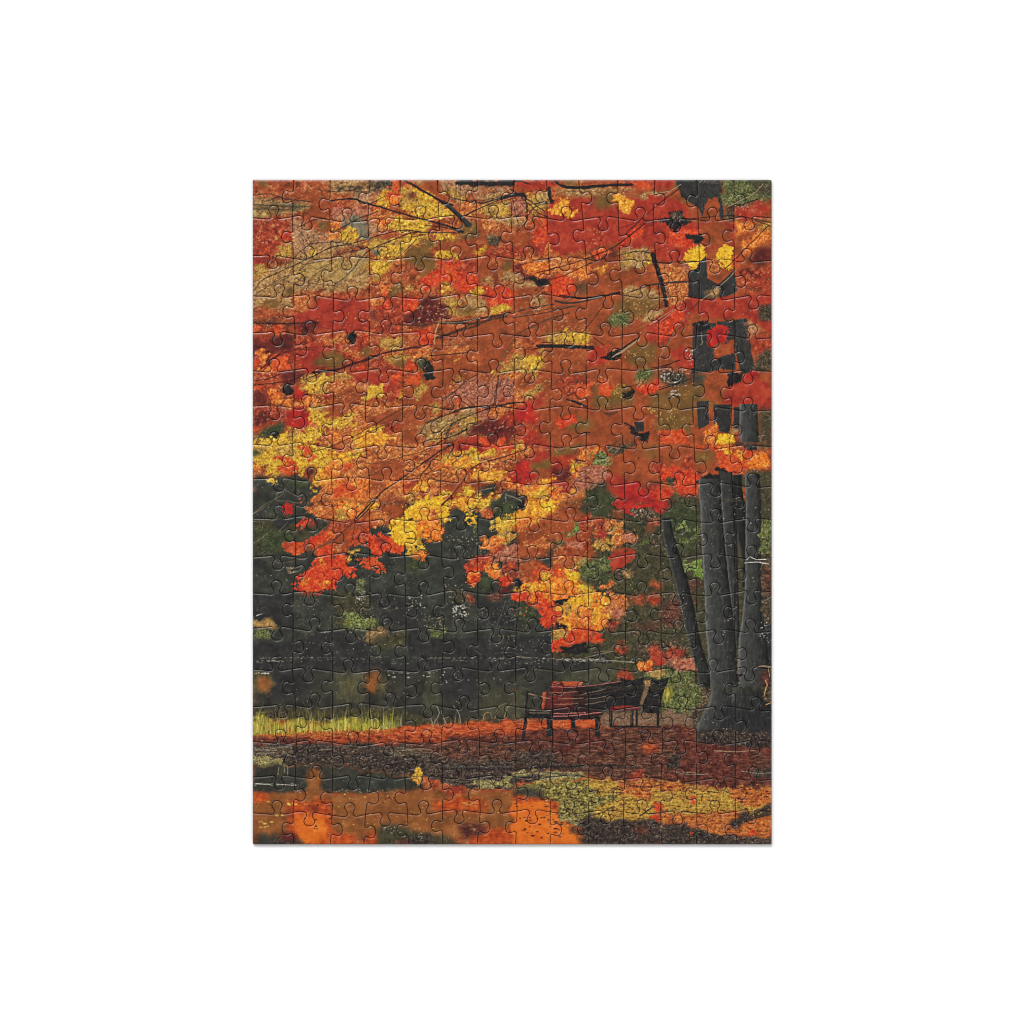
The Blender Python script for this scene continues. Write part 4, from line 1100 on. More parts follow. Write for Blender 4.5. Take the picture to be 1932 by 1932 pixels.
# ---------------- second band, right
tile(1160, 660, '''
p ru 0 0 300 0 300 340 0 340
p rd 0 40 180 60 160 200 60 240 0 250
p rk 70 210 160 160 290 60 470 0 450 40 330 120 240 180 240 240 130 240
p ol 290 190 420 140 470 30 680 0 700 120 680 240 560 320 300 330
p ru 300 190 420 200 400 330 300 330
p ru 420 220 560 200 640 100 690 130 680 240 540 300
p rd 690 0 1030 0 1010 110 860 110 740 160 680 120
p os 0 300 180 290 180 340 0 350
p ru 0 330 290 330 290 530 180 500 0 520
p or 0 400 140 370 210 400 180 470 90 550 0 560
p ro 90 480 200 400 210 450 120 530
p rb 740 170 800 130 900 120 990 240 1020 300 960 310 860 260
p cr 920 290 1020 240 1030 320 940 310
p dm 640 250 740 220 880 280 930 310 960 330 1030 330 1040 440 900 470 690 540 680 380 480 380 480 350 660 330
p gd 690 250 800 240 800 320 690 320
p do 540 370 680 340 690 440 600 450 540 430
p bk 920 330 1030 340 1040 450 940 440
p bk 890 100 960 80 1010 150 1000 220 960 230
T .05 1125 -10 200 1140 200 212 1140 370 190
p cr 1180 0 1330 0 1320 80 1260 90 1200 40
p ru 1240 110 1330 70 1460 60 1460 160 1380 160 1300 180 1250 170
p bk 1250 180 1380 150 1480 110 1480 330 1250 330
T .05 1556 -10 150 1580 200 165 1590 380 180
p rr 1640 0 1865 0 1865 110 1680 170
p dm 1660 180 1865 120 1865 340 1700 340
p dk 1700 220 1865 240 1865 380 1740 380
p gd 480 360 560 370 500 460 460 440
p ru 290 340 460 340 470 440 430 500 300 520
p ol 0 520 290 500 300 740 0 750
p ol 300 650 420 600 480 520 560 560 680 600 700 740 290 740
p ru 0 560 100 560 180 640 150 720 0 740
e ro 90 655 50 55
p yd 190 510 280 480 300 570 240 580
p ol 360 640 560 520 660 620 670 720 420 750
p rb 490 540 520 460 640 440 710 490 680 540 600 590 540 580
p do 290 560 340 520 440 500 460 540 380 620 320 640
p bk 420 530 480 460 480 520 440 560
p gd 680 600 820 520 1050 470 1050 520 880 560 780 640 690 640
p ol 690 640 860 560 1140 500 1130 560 1030 620 1040 740 690 750
p ru 920 620 1050 590 1140 600 1060 640 1030 700 940 690
p ru 1150 480 1250 380 1450 380 1450 440 1330 560 1310 640 1150 640
p ol 1160 460 1360 400 1330 540 1200 580
p ru 1240 350 1450 360 1460 430 1360 420
p rb 1300 340 1440 320 1450 360 1310 360
p bk 1400 440 1460 380 1560 350 1570 460 1500 480 1430 500
p cr 1560 440 1600 400 1690 330 1740 380 1660 460 1590 490
p rd 1430 570 1450 480 1560 470 1640 500 1640 700 1580 720 1440 740
p ru 1640 460 1760 370 1820 470 1860 560 1865 700 1760 750 1680 680
p rr 1150 640 1330 560 1440 600 1440 700 1300 720 1140 680
p rd 1060 620 1250 640 1300 720 1200 730 1060 690
p bk 1280 560 1340 520 1330 600 1290 640
T .1 1135 660 130 1130 940 125
p ne 1290 720 1430 720 1430 940 1350 970 1220 960 1260 820
p bk 1320 680 1400 670 1400 730 1320 730
p rr 1030 720 1080 740 1050 820 1030 800
p rr 1430 740 1520 740 1530 780 1440 790
p ne 1440 790 1560 790 1560 1100 1440 1000
T .0 1625 760 150 1632 1180 150
p do 1700 780 1865 770 1865 1140 1720 1140
p bk 1660 720 1760 740 1850 720 1860 760 1700 780
p ru 0 760 290 740 300 880 0 900
p ol 0 800 60 790 180 850 180 930 60 960 0 960
p ru 0 880 180 920 290 900 330 930 300 980 180 1010 160 1080 0 1120
p ol 300 740 440 740 560 740 680 740 680 920 520 860 400 870 300 900
p rr 290 820 360 840 330 880 300 880
p ru 510 910 680 910 780 960 700 1000 520 990
p yd 560 760 680 740 670 820 570 830
p ru 690 740 1040 740 1040 900 930 930 780 920 690 860
p ol 690 820 900 860 1030 880 930 980 1000 1020 860 1060 780 1010 700 1040
p ru 700 1040 880 1060 1050 1000 1050 1120 880 1130 690 1120
p ru 1040 960 1160 860 1220 800 1270 860 1200 980 1230 1040 1180 1120 1050 1150
p or 1160 880 1230 800 1280 810 1250 900 1180 930
p ru 930 920 1040 920 1050 1000 940 1000
p bk 300 900 330 880 420 960 440 990 520 980 580 1060 560 1090 500 1060 420 1010
p tk 380 870 500 860 510 970 440 980
p gn 560 990 690 970 680 1080 600 1080
p dm 200 1080 250 1000 330 970 440 1020 400 1120 330 1160 180 1230 140 1130
p ye 150 1030 190 1010 200 1080 170 1080
p ol 500 1050 560 1090 680 1090 680 1140 500 1150
p ro 1180 1110 1230 1040 1290 1060 1420 1140 1430 1160 1230 1170
p yb 1250 1010 1430 1010 1440 1060 1420 1100 1340 1090 1280 1060
p ob 1290 1080 1430 1070 1430 1160 1300 1150
p rd 1440 1000 1530 1000 1530 1090 1430 1090
p td 1390 970 1480 910 1530 920 1530 990 1440 1000
p bk 1470 1060 1560 1080 1560 1120 1440 1110
p ro 1000 1090 1180 1160 1060 1170
p or 0 1150 60 1130 90 1200 0 1210
p gn 0 1240 40 1200 140 1220 170 1330 120 1340 60 1310 0 1280
p pk 0 1310 120 1360 190 1420 80 1530 0 1500
p ru 310 1180 690 1150 680 1280 580 1310 560 1400 660 1500 330 1500 160 1400 180 1290 300 1220
p ru 690 1150 1050 1160 1060 1350 900 1330 700 1340
p ol 450 1200 640 1160 680 1260 520 1250
p rr 560 1320 720 1290 780 1350 690 1420 600 1400
p rr 910 1240 1050 1210 1060 1360 900 1340
p ru 1060 1170 1290 1170 1320 1300 1270 1400 1080 1440 1070 1310
p ol 1070 1180 1280 1190 1290 1240 1150 1330 1070 1320
p ro 1290 1190 1420 1220 1510 1180 1560 1260 1620 1340 1560 1420 1400 1400 1330 1340
p yb 1340 1160 1440 1180 1440 1220 1400 1210
p yb 1500 1180 1550 1190 1550 1280 1500 1220
p ob 1600 1330 1670 1230 1760 1190 1790 1240 1840 1290 1820 1330 1740 1370 1640 1360
p ro 1560 1160 1660 1200 1640 1270 1570 1240
p rr 1640 1370 1750 1350 1830 1390 1720 1400
p rr 1290 1340 1420 1400 1560 1380 1540 1430 1440 1430
p rd 140 1480 180 1420 330 1500 320 1600 230 1640 130 1620
p rb 740 1380 840 1350 930 1400 1060 1380 1060 1500 1060 1630 960 1660 880 1640 850 1540 820 1470 700 1480
p rr 1060 1440 1180 1430 1120 1490 1070 1480
p bk 1070 1500 1180 1420 1290 1440 1290 1350 1340 1340 1440 1440 1440 1520 1090 1520
p tk 1300 1380 1440 1420 1440 1520 1320 1510
p do 1540 1420 1865 1390 1865 1932 1720 1932 1730 1540 1560 1560
p tk 1450 1440 1550 1420 1560 1560 1470 1540
p do 0 1540 120 1500 140 1640 230 1660 210 1780 300 1820 200 1932 0 1932
p dg 0 1620 160 1640 220 1720 160 1800 0 1830
p cr 330 1520 480 1510 500 1590 570 1640 600 1580 660 1540 700 1600 800 1600 790 1700 820 1740 700 1800 680 1860 600 1790 500 1770 420 1790 370 1850 310 1780 230 1740 240 1690 280 1620
p rb 600 1580 680 1550 800 1600 780 1690 700 1690 620 1680
p do 570 1580 600 1530 680 1490 700 1520 640 1560 600 1610
p dm 720 1500 780 1440 850 1470 860 1530 760 1540
p do 820 1560 880 1640 1000 1670 1090 1620 1090 1932 700 1932 720 1840 800 1770
p dm 400 1810 560 1770 680 1850 660 1880 560 1900 440 1890 380 1860
p os 0 1860 160 1830 300 1850 240 1932 0 1932
T 0 1210 1480 235 1222 1940 232
T .35 1490 1440 100 1530 1940 110
T .1 1400 1500 150 1412 1940 150
T 0 1660 1430 160 1670 1940 160
S M 10 16 0 0 60 40 100 70
S L 8 10 200 190 300 140 400 70 470 20
S L 6 6 690 190 740 110 800 10
S K 14 20 600 310 700 300 900 230
S D 8 12 290 520 440 490 540 430
S K 20 20 680 540 780 510 900 470
S D 8 10 100 780 180 800 250 770
S L 5 5 1120 0 1140 40 1120 60 / 1770 790 1850 830 1780 870 / 1710 180 1865 110
S D 6 6 1180 1060 1250 990 1430 1000
S W 5 5 1720 1030 1790 1020 / 1740 1080 1780 980
N K 14 600 280 1030 480 -25 160
N Q 14 1680 160 1860 340 -20 160
N Q 16 180 980 460 1220 -40 100
F T 30 440 420 520 520 3 8
F W 40 690 300 940 480 3 8 1.2
F W 24 800 540 900 600 4 9
F Y 40 560 720 860 860 3 8
F Y 30 200 480 320 620 3 7
F L 30 1700 180 1865 360 2 4
F W 24 1100 1540 1480 1920 2 4
F L 50 820 1580 1090 1900 2 4
F L 24 1740 1450 1860 1900 2 5
F L 40 0 1700 700 1932 2 4 1.4
F T 30 180 1000 400 1160 2 5
F P 30 0 1300 140 1500 2 5
F T 26 0 400 200 500 3 7
F W 16 380 1790 560 1880 3 7
''')
# ---------------- third band, left
tile(480, 980, '''
p dk 0 0 1932 0 1932 1932 0 1932
p ru 600 0 1700 0 1660 120 1500 200 1330 260 1150 420 900 560 700 560 620 440 840 260 930 190 900 100
p os 560 90 680 30 920 20 930 180 860 220 700 120
p or 900 0 1300 0 1240 100 1150 180 940 190
p ye 1030 20 1100 10 1100 80 1040 60
p ye 1150 30 1220 20 1210 60 1160 60
p yd 930 60 1050 80 1040 180 940 180
p ru 1300 90 1640 40 1660 160 1500 250 1300 240
p os 1290 120 1500 100 1500 220 1300 240
p yo 1290 20 1400 0 1400 80 1310 90
p rb 540 250 600 170 660 170 640 230 580 300 550 290
p rr 640 200 740 190 730 250 700 290 640 270
e rk 1540 120 36 30
e cr 435 70 60 45
p8 do 72 190 500 150 520 400 420 480 72 560
p8 dg 100 250 480 300 460 500 100 540
p8 ne 280 190 520 170 440 260 380 310 310 260
p8 do 540 310 900 210 700 330 640 430 540 420
p rb 640 410 760 330 860 300 950 310 900 370 780 420 720 480 640 430
p rr 840 240 1140 190 1420 200 1380 250 1150 280 900 310
p or 860 320 930 310 930 370 870 380
p rr 880 400 1060 290 1150 220 1130 400 1090 480 960 540 900 540
p ru 930 300 1180 220 1200 400 1130 460 920 480
p rs 900 450 1080 430 1090 540 900 550
p ro 390 440 640 430 620 490 560 550 500 550 420 480
p rr 370 430 540 440 520 500 400 480
p rb 740 530 830 460 900 440 900 540 800 570 740 560
p ro 1100 320 1300 290 1280 420 1200 430 1100 450
p rr 1110 300 1320 320 1280 400 1120 420
p rb 1280 370 1400 340 1520 380 1640 480 1600 540 1480 480 1420 540 1380 580 1320 500
p ro 1530 380 1650 450 1640 520 1560 480
p4 rk 1360 380 1480 400 1440 440 1380 440
p rb 640 760 720 620 800 600 880 560 900 580 1030 560 1050 660 1140 700 1130 760 1090 780 1030 730 960 820 900 840 940 910 900 910 820 880 780 960 740 970 700 960 670 940 600 920 520 910 510 860 560 800
p ro 1170 600 1290 590 1380 620 1400 660 1460 690 1450 730 1400 740 1330 700 1230 680
p yo 760 620 820 610 830 660 770 660
p yo 560 860 600 800 660 800 640 850 600 870
p yo 760 870 830 820 840 860 790 890
p yo 1020 580 1090 560 1090 620 1040 610
p ye 1080 520 1180 500 1170 550 1120 570
p ro 560 970 640 950 630 1020 590 990
e ro 605 980 36 30/745 960 36 20
p yb 1520 220 1660 180 1700 100 1830 60 1932 40 1932 140 1780 180 1740 220 1700 300 1800 400 1840 480 1760 500 1740 460 1660 440 1560 400 1530 330 1560 310 1510 270
p ye 1660 420 1740 430 1760 520 1720 550 1680 500
p yb 1660 110 1780 0 1932 0 1932 50 1740 130
p yo 1700 140 1932 60 1932 190 1830 200 1720 200
p ob 1780 220 1932 180 1932 370 1880 340 1800 290
p yb 1690 220 1790 230 1830 400 1760 420 1680 330
p ob 1750 540 1840 510 1880 560 1890 610 1840 590 1780 600
p4 gd 1150 830 1200 790 1250 820 1230 920 1170 950
p8 do 880 960 1300 960 1300 1160 910 1170
p4 gd 990 1250 1050 1160 1100 1150 1220 1210 1400 1220 1400 1300 1240 1340 1040 1330
p4 gn 1000 1230 1070 1170 1300 1230 1340 1290 1160 1300
p8 td 1240 1380 1380 1340 1470 1330 1480 1420 1340 1480 1260 1440
p8 do 920 1200 1000 1200 1050 1330 920 1340
p8 do 1300 1420 1680 1330 1680 1500 1500 1560 1320 1500
p8 ne 72 980 500 950 500 1330 380 1320 300 1240 72 1180
p4 go 72 1240 200 1230 320 1280 340 1320 72 1320
p4 gd 72 1330 220 1320 260 1400 200 1450 72 1450
p8 td 100 1240 240 1250 330 1300 150 1290
p8 ne 72 1480 500 1460 900 1340 1100 1400 1300 1500 1300 1700 900 1720 500 1720 72 1720
p8 ne 1320 1200 1700 1100 1932 1040 1932 1300 1600 1300
p8 ne 1700 1330 1932 1300 1932 1640 1700 1620
p8 dk 520 960 900 1000 900 1320 520 1320
p8 dg 1680 560 1932 600 1932 760 1690 740
p8 ne 1300 1000 1660 980 1700 1100 1400 1120
p8 wv 72 1770 230 1780 220 1932 72 1932
p8 ne 72 1690 1932 1690 1932 1760 72 1760
p8 wg 920 1790 1220 1800 1220 1932 900 1932
p8 wo 1230 1790 1380 1780 1380 1932 1260 1932
p8 wd 270 1770 900 1780 900 1932 270 1932
p8 wd 1400 1780 1932 1760 1932 1932 1400 1932
S B 30 10 1350 0 1250 110 1150 200 1000 320 900 400
S B 12 8 1150 210 1120 340 1100 450 / 1100 460 1200 480
S B 10 16 560 600 640 560 760 480 900 410 1000 340
S L 6 4 72 130 180 60 280 0 / 72 430 160 380 270 290 / 340 310 440 210 / 72 205 200 210 / 160 300 190 200
S L 5 4 640 400 760 320 860 240 / 740 500 900 410
S D 6 6 540 600 660 560 / 520 590 400 620
S L 4 4 280 590 340 640 460 630 600 590
S S 4 4 100 1200 180 1170
S W 10 6 110 1190 170 1170
S S 5 8 600 660 560 720 440 750
S D 16 16 1690 380 1790 390
S L 6 8 1840 450 1860 490
S L 5 3 1220 1790 1222 1900 / 1470 1790 1560 1790
F L 60 72 300 520 900 2 5
F L 70 1100 600 1932 1200 2 6
F W 40 1140 960 1240 1060 2 5
F W 40 1100 1000 1932 1560 3 6
F W 26 1700 980 1860 1120 3 7
F S 40 72 1625 1100 1640 2 4 2.5
F S 20 72 1660 480 1672 3 5 3
F S 30 300 1620 960 1690 2 5 2
F S 30 1100 1620 1700 1700 2 5 1.6
F L 40 500 1340 1300 1600 3 6
F W 20 100 1790 240 1800 3 6 1.5
F W 14 1480 1790 1932 1840 3 7 2
F L 30 420 680 520 740 3 6 1.4
F L 40 520 1000 900 1320 2 5
F Y 40 1000 1160 1400 1300 2 4
F W 30 1150 800 1250 960 2 5
''')
# ---------------- third band, middle
tile(820, 980, '''
p8 dk 0 300 1400 300 1400 1932 0 1932
p8 do 1380 1440 1932 1440 1932 1932 1380 1932
p8 dk 230 100 620 60 1000 120 700 400 620 600 230 600
p yb 0 0 240 0 360 0 240 80 100 130 0 150
p yo 0 60 100 50 200 100 180 180 0 190
p os 90 130 230 80 230 140 130 190
p yb 180 170 240 60 290 60 300 150 320 190 250 200 210 180
p ob 0 200 170 190 220 280 240 310 200 330 220 400 180 380 170 410 120 390 100 420 60 370 0 350
p ob 0 510 40 520 70 570 40 590 40 610 0 600
p yb 0 420 20 440 40 490 10 480
p ye 380 0 620 0 720 0 680 60 560 50 480 90 400 60
p yo 360 0 520 0 500 80 440 90
p ye 480 140 520 80 590 90 580 140
p yb 470 190 520 160 560 170 590 230 540 210 520 240
p os 620 80 700 60 800 110 740 160 640 150
p rr 660 100 740 90 790 140 700 150
p8 dg 720 0 1010 0 1000 100 940 150 860 200 820 100
p bk 1010 0 1110 0 1100 70 1020 80
p4 gn 520 260 580 260 580 310 530 310
p ye 740 240 800 180 840 170 900 190 960 130 1010 150 1000 250 940 330 860 340 800 270
p yo 940 140 1100 80 1270 0 1460 0 1440 60 1380 60 1380 110 1240 160 1180 190 1010 170 960 170
p yb 1280 10 1450 0 1440 50 1380 120 1330 100 1280 50
p or 1000 180 1180 160 1160 260 1010 330
p yd 800 320 1000 240 980 360 860 470 780 430
p or 640 420 660 350 740 350 840 380 920 420 800 520 660 490
p ru 1020 320 1140 230 1380 190 1380 100 1640 60 1750 0 1760 180 1560 300 1400 370 1200 480 1030 440
p ru 900 460 1030 420 1200 460 1370 440 1380 580 1040 590 700 540 600 580 720 510
p os 1040 440 1330 380 1330 500 1140 470
p rr 600 580 880 440 1020 470 1040 580 820 560 720 640 600 650
p pk 860 480 1030 440 1040 650 960 690 860 640 780 640
p rb 490 690 520 620 600 580 720 580 700 660 600 730 500 760
p rr 500 620 600 580 760 570 740 620 600 680 510 720
p or 640 720 700 620 770 630 860 700 850 740 780 840 730 840 740 770
p ob 700 640 760 630 800 700 740 740
p os 820 750 900 720 940 770 860 800
p rr 830 760 940 780 960 860 920 900 880 880 830 840
p rb 860 780 950 800 920 880 870 850
p rr 860 640 1030 660 1030 740 950 720 880 740
p ob 490 780 540 730 600 760 600 820 560 890 530 840 510 860
p rb 540 800 620 750 610 810 560 880 530 860
p ru 1030 600 1240 610 1370 690 1280 720 1250 830 1170 850 1130 900 1060 880 1140 760 1030 720
p rs 1040 700 1160 680 1160 850 1060 860
p rr 940 740 1000 720 1080 760 1010 820 940 800
p bk 990 840 1050 820 1110 820 1060 890 980 890
p ro 1180 740 1250 660 1350 700 1280 720 1260 830 1200 900 1160 840
p ru 1380 580 1530 560 1760 590 1760 690 1520 680 1380 700
p ro 1370 700 1500 640 1540 720 1500 800 1400 780 1300 720
p yb 1520 720 1560 700 1640 760 1680 830 1800 880 1800 930 1620 920 1560 840
p ye 1260 740 1350 740 1380 830 1290 830
p ob 1380 820 1520 800 1640 860 1640 960 1530 960 1380 960 1230 940 1260 860
p yo 970 930 1060 880 1180 850 1270 880 1380 850 1380 960 1200 940 1050 930 1000 940
p rb 960 970 1050 940 1130 950 1140 1020 1200 1060 1250 1110 1190 1110 1100 1020 970 1030
p ob 1140 960 1220 940 1220 1040 1150 1030
p rb 1230 940 1380 950 1400 1120 1360 1180 1300 1200 1270 1130 1240 1090
p yo 1290 950 1370 960 1360 1040 1320 1040
p bk 1420 1000 1620 970 1600 1040 1500 1080 1430 1060
p yb 1530 1060 1660 980 1760 920 1900 960 1932 1000 1932 1060 1760 1080 1640 1110 1540 1090
p ob 1390 960 1560 950 1540 1000 1400 1020
p yo 1440 1100 1560 1080 1760 1060 1932 1000 1932 1330 1760 1320 1560 1310 1440 1240 1500 1180
p or 1560 1100 1760 1120 1932 1080 1932 1300 1640 1320 1560 1200
p yd 1500 1080 1640 1080 1640 1180 1520 1180
p rb 1260 1240 1300 1170 1400 1150 1480 1180 1420 1230 1400 1260 1360 1280 1340 1330 1300 1300
p bk 1400 1270 1520 1290 1520 1330 1400 1320
p yd 1360 1370 1440 1330 1530 1340 1540 1440 1420 1450 1370 1400
p rb 1330 1510 1420 1460 1530 1440 1600 1330 1760 1320 1880 1360 1890 1440 1840 1480 1760 1450 1640 1500 1600 1540 1560 1550 1520 1570 1480 1560 1420 1560 1380 1540
p ro 1620 1350 1740 1340 1760 1400 1640 1440
p4 gd 1380 440 1500 400 1640 420 1500 470 1400 480
p ru 1400 400 1480 320 1560 300 1700 380 1760 420 1560 420
p4 gn 1510 360 1560 300 1640 220 1690 240 1660 300 1600 330
p gl 1560 310 1650 230 1680 260 1620 320
p rr 1500 420 1760 400 1760 580 1560 560
p ru 1560 490 1760 480 1870 540 1860 580 1560 570
p pk 1500 410 1640 420 1740 480 1600 480
p os 1380 560 1760 580 1600 640 1560 690 1400 660
p ru 1640 640 1600 680 1380 690 1500 620
p8 do 1620 700 1760 600 1932 620 1932 880 1780 880 1680 800 1640 740
p4 gd 1600 620 1760 590 1860 690 1860 800 1760 820 1640 740
p4 go 1600 620 1760 600 1700 680 1610 680
p pk 1860 880 1932 870 1932 960 1870 940
p8 do 1360 0 1640 0 1900 0 1932 140 1760 180 1640 80
p ru 1560 20 1700 0 1640 100 1760 180 1540 180 1400 150 1460 40
p rr 1640 190 1760 130 1932 160 1932 440 1760 420 1740 320
p ru 1760 220 1932 180 1932 420 1800 360
p4 bd 700 960 840 930 880 980 860 1040 720 1020
p rr 480 970 540 960 600 1060 560 1080 500 1040
p4 rk 830 900 960 890 960 950 840 960
p8 dg 600 780 700 760 760 840 740 900 640 940
p8 do 340 930 480 880 480 1060 380 1060
p4 gd 90 1330 240 1330 250 1420 140 1420
p8 ne 0 1440 1380 1400 1380 1720 0 1720
p8 ne 620 1070 880 1050 1000 1300 640 1300
p8 dg 1040 1030 1240 1120 1240 1260 1000 1240
p8 dg 1380 1560 1760 1470 1932 1480 1932 1580 1760 1600
p bk 1560 1500 1740 1460 1760 1590 1400 1600
p8 wd 0 1740 1932 1740 1932 1932 0 1932
p8 wg 60 1780 220 1780 220 1932 60 1932
p8 wg 1400 1780 1932 1740 1932 1880 1400 1880
p8 ne 640 1740 900 1760 900 1932 640 1932
p8 ne 240 1760 360 1770 360 1932 240 1932
S G 14 8 890 1040 850 1180 810 1300
S B 6 6 1140 350 1260 310 1360 290
S L 4 4 880 1580 980 1580 1140 1650 / 580 1560 650 1600 / 780 1590 900 1575
S S 4 4 1240 1640 1500 1645 1760 1640 1932 1640
S W 4 5 1520 1660 1932 1668
S L 5 5 1830 1580 1932 1560
F S 60 0 1625 1240 1645 2 5 2.2
F S 20 150 1655 820 1672 2 5 2.4
F W 36 1200 1635 1932 1665 2 5 2.5
F S 24 840 1670 1740 1700 2 5 2.2
F L 60 240 300 640 600 3 6
F L 60 260 860 520 1250 3 7
F W 50 340 1080 490 1200 4 9
F L 50 40 1190 260 1330 3 7
F L 40 900 1040 1200 1360 3 6
F L 40 640 1070 900 1330 2 5
F W 10 360 350 620 480 4 7
F L 50 640 1400 1300 1580 3 6
F O 40 960 940 1400 1200 3 7
F Y 60 1440 1040 1932 1320 2 5
F T 80 600 440 1360 700 3 6 1.6
F T 60 1400 180 1932 560 3 6 1.5
F Y 60 740 160 1380 360 3 6
F W 10 0 1780 640 1920 4 7 1.4
''')
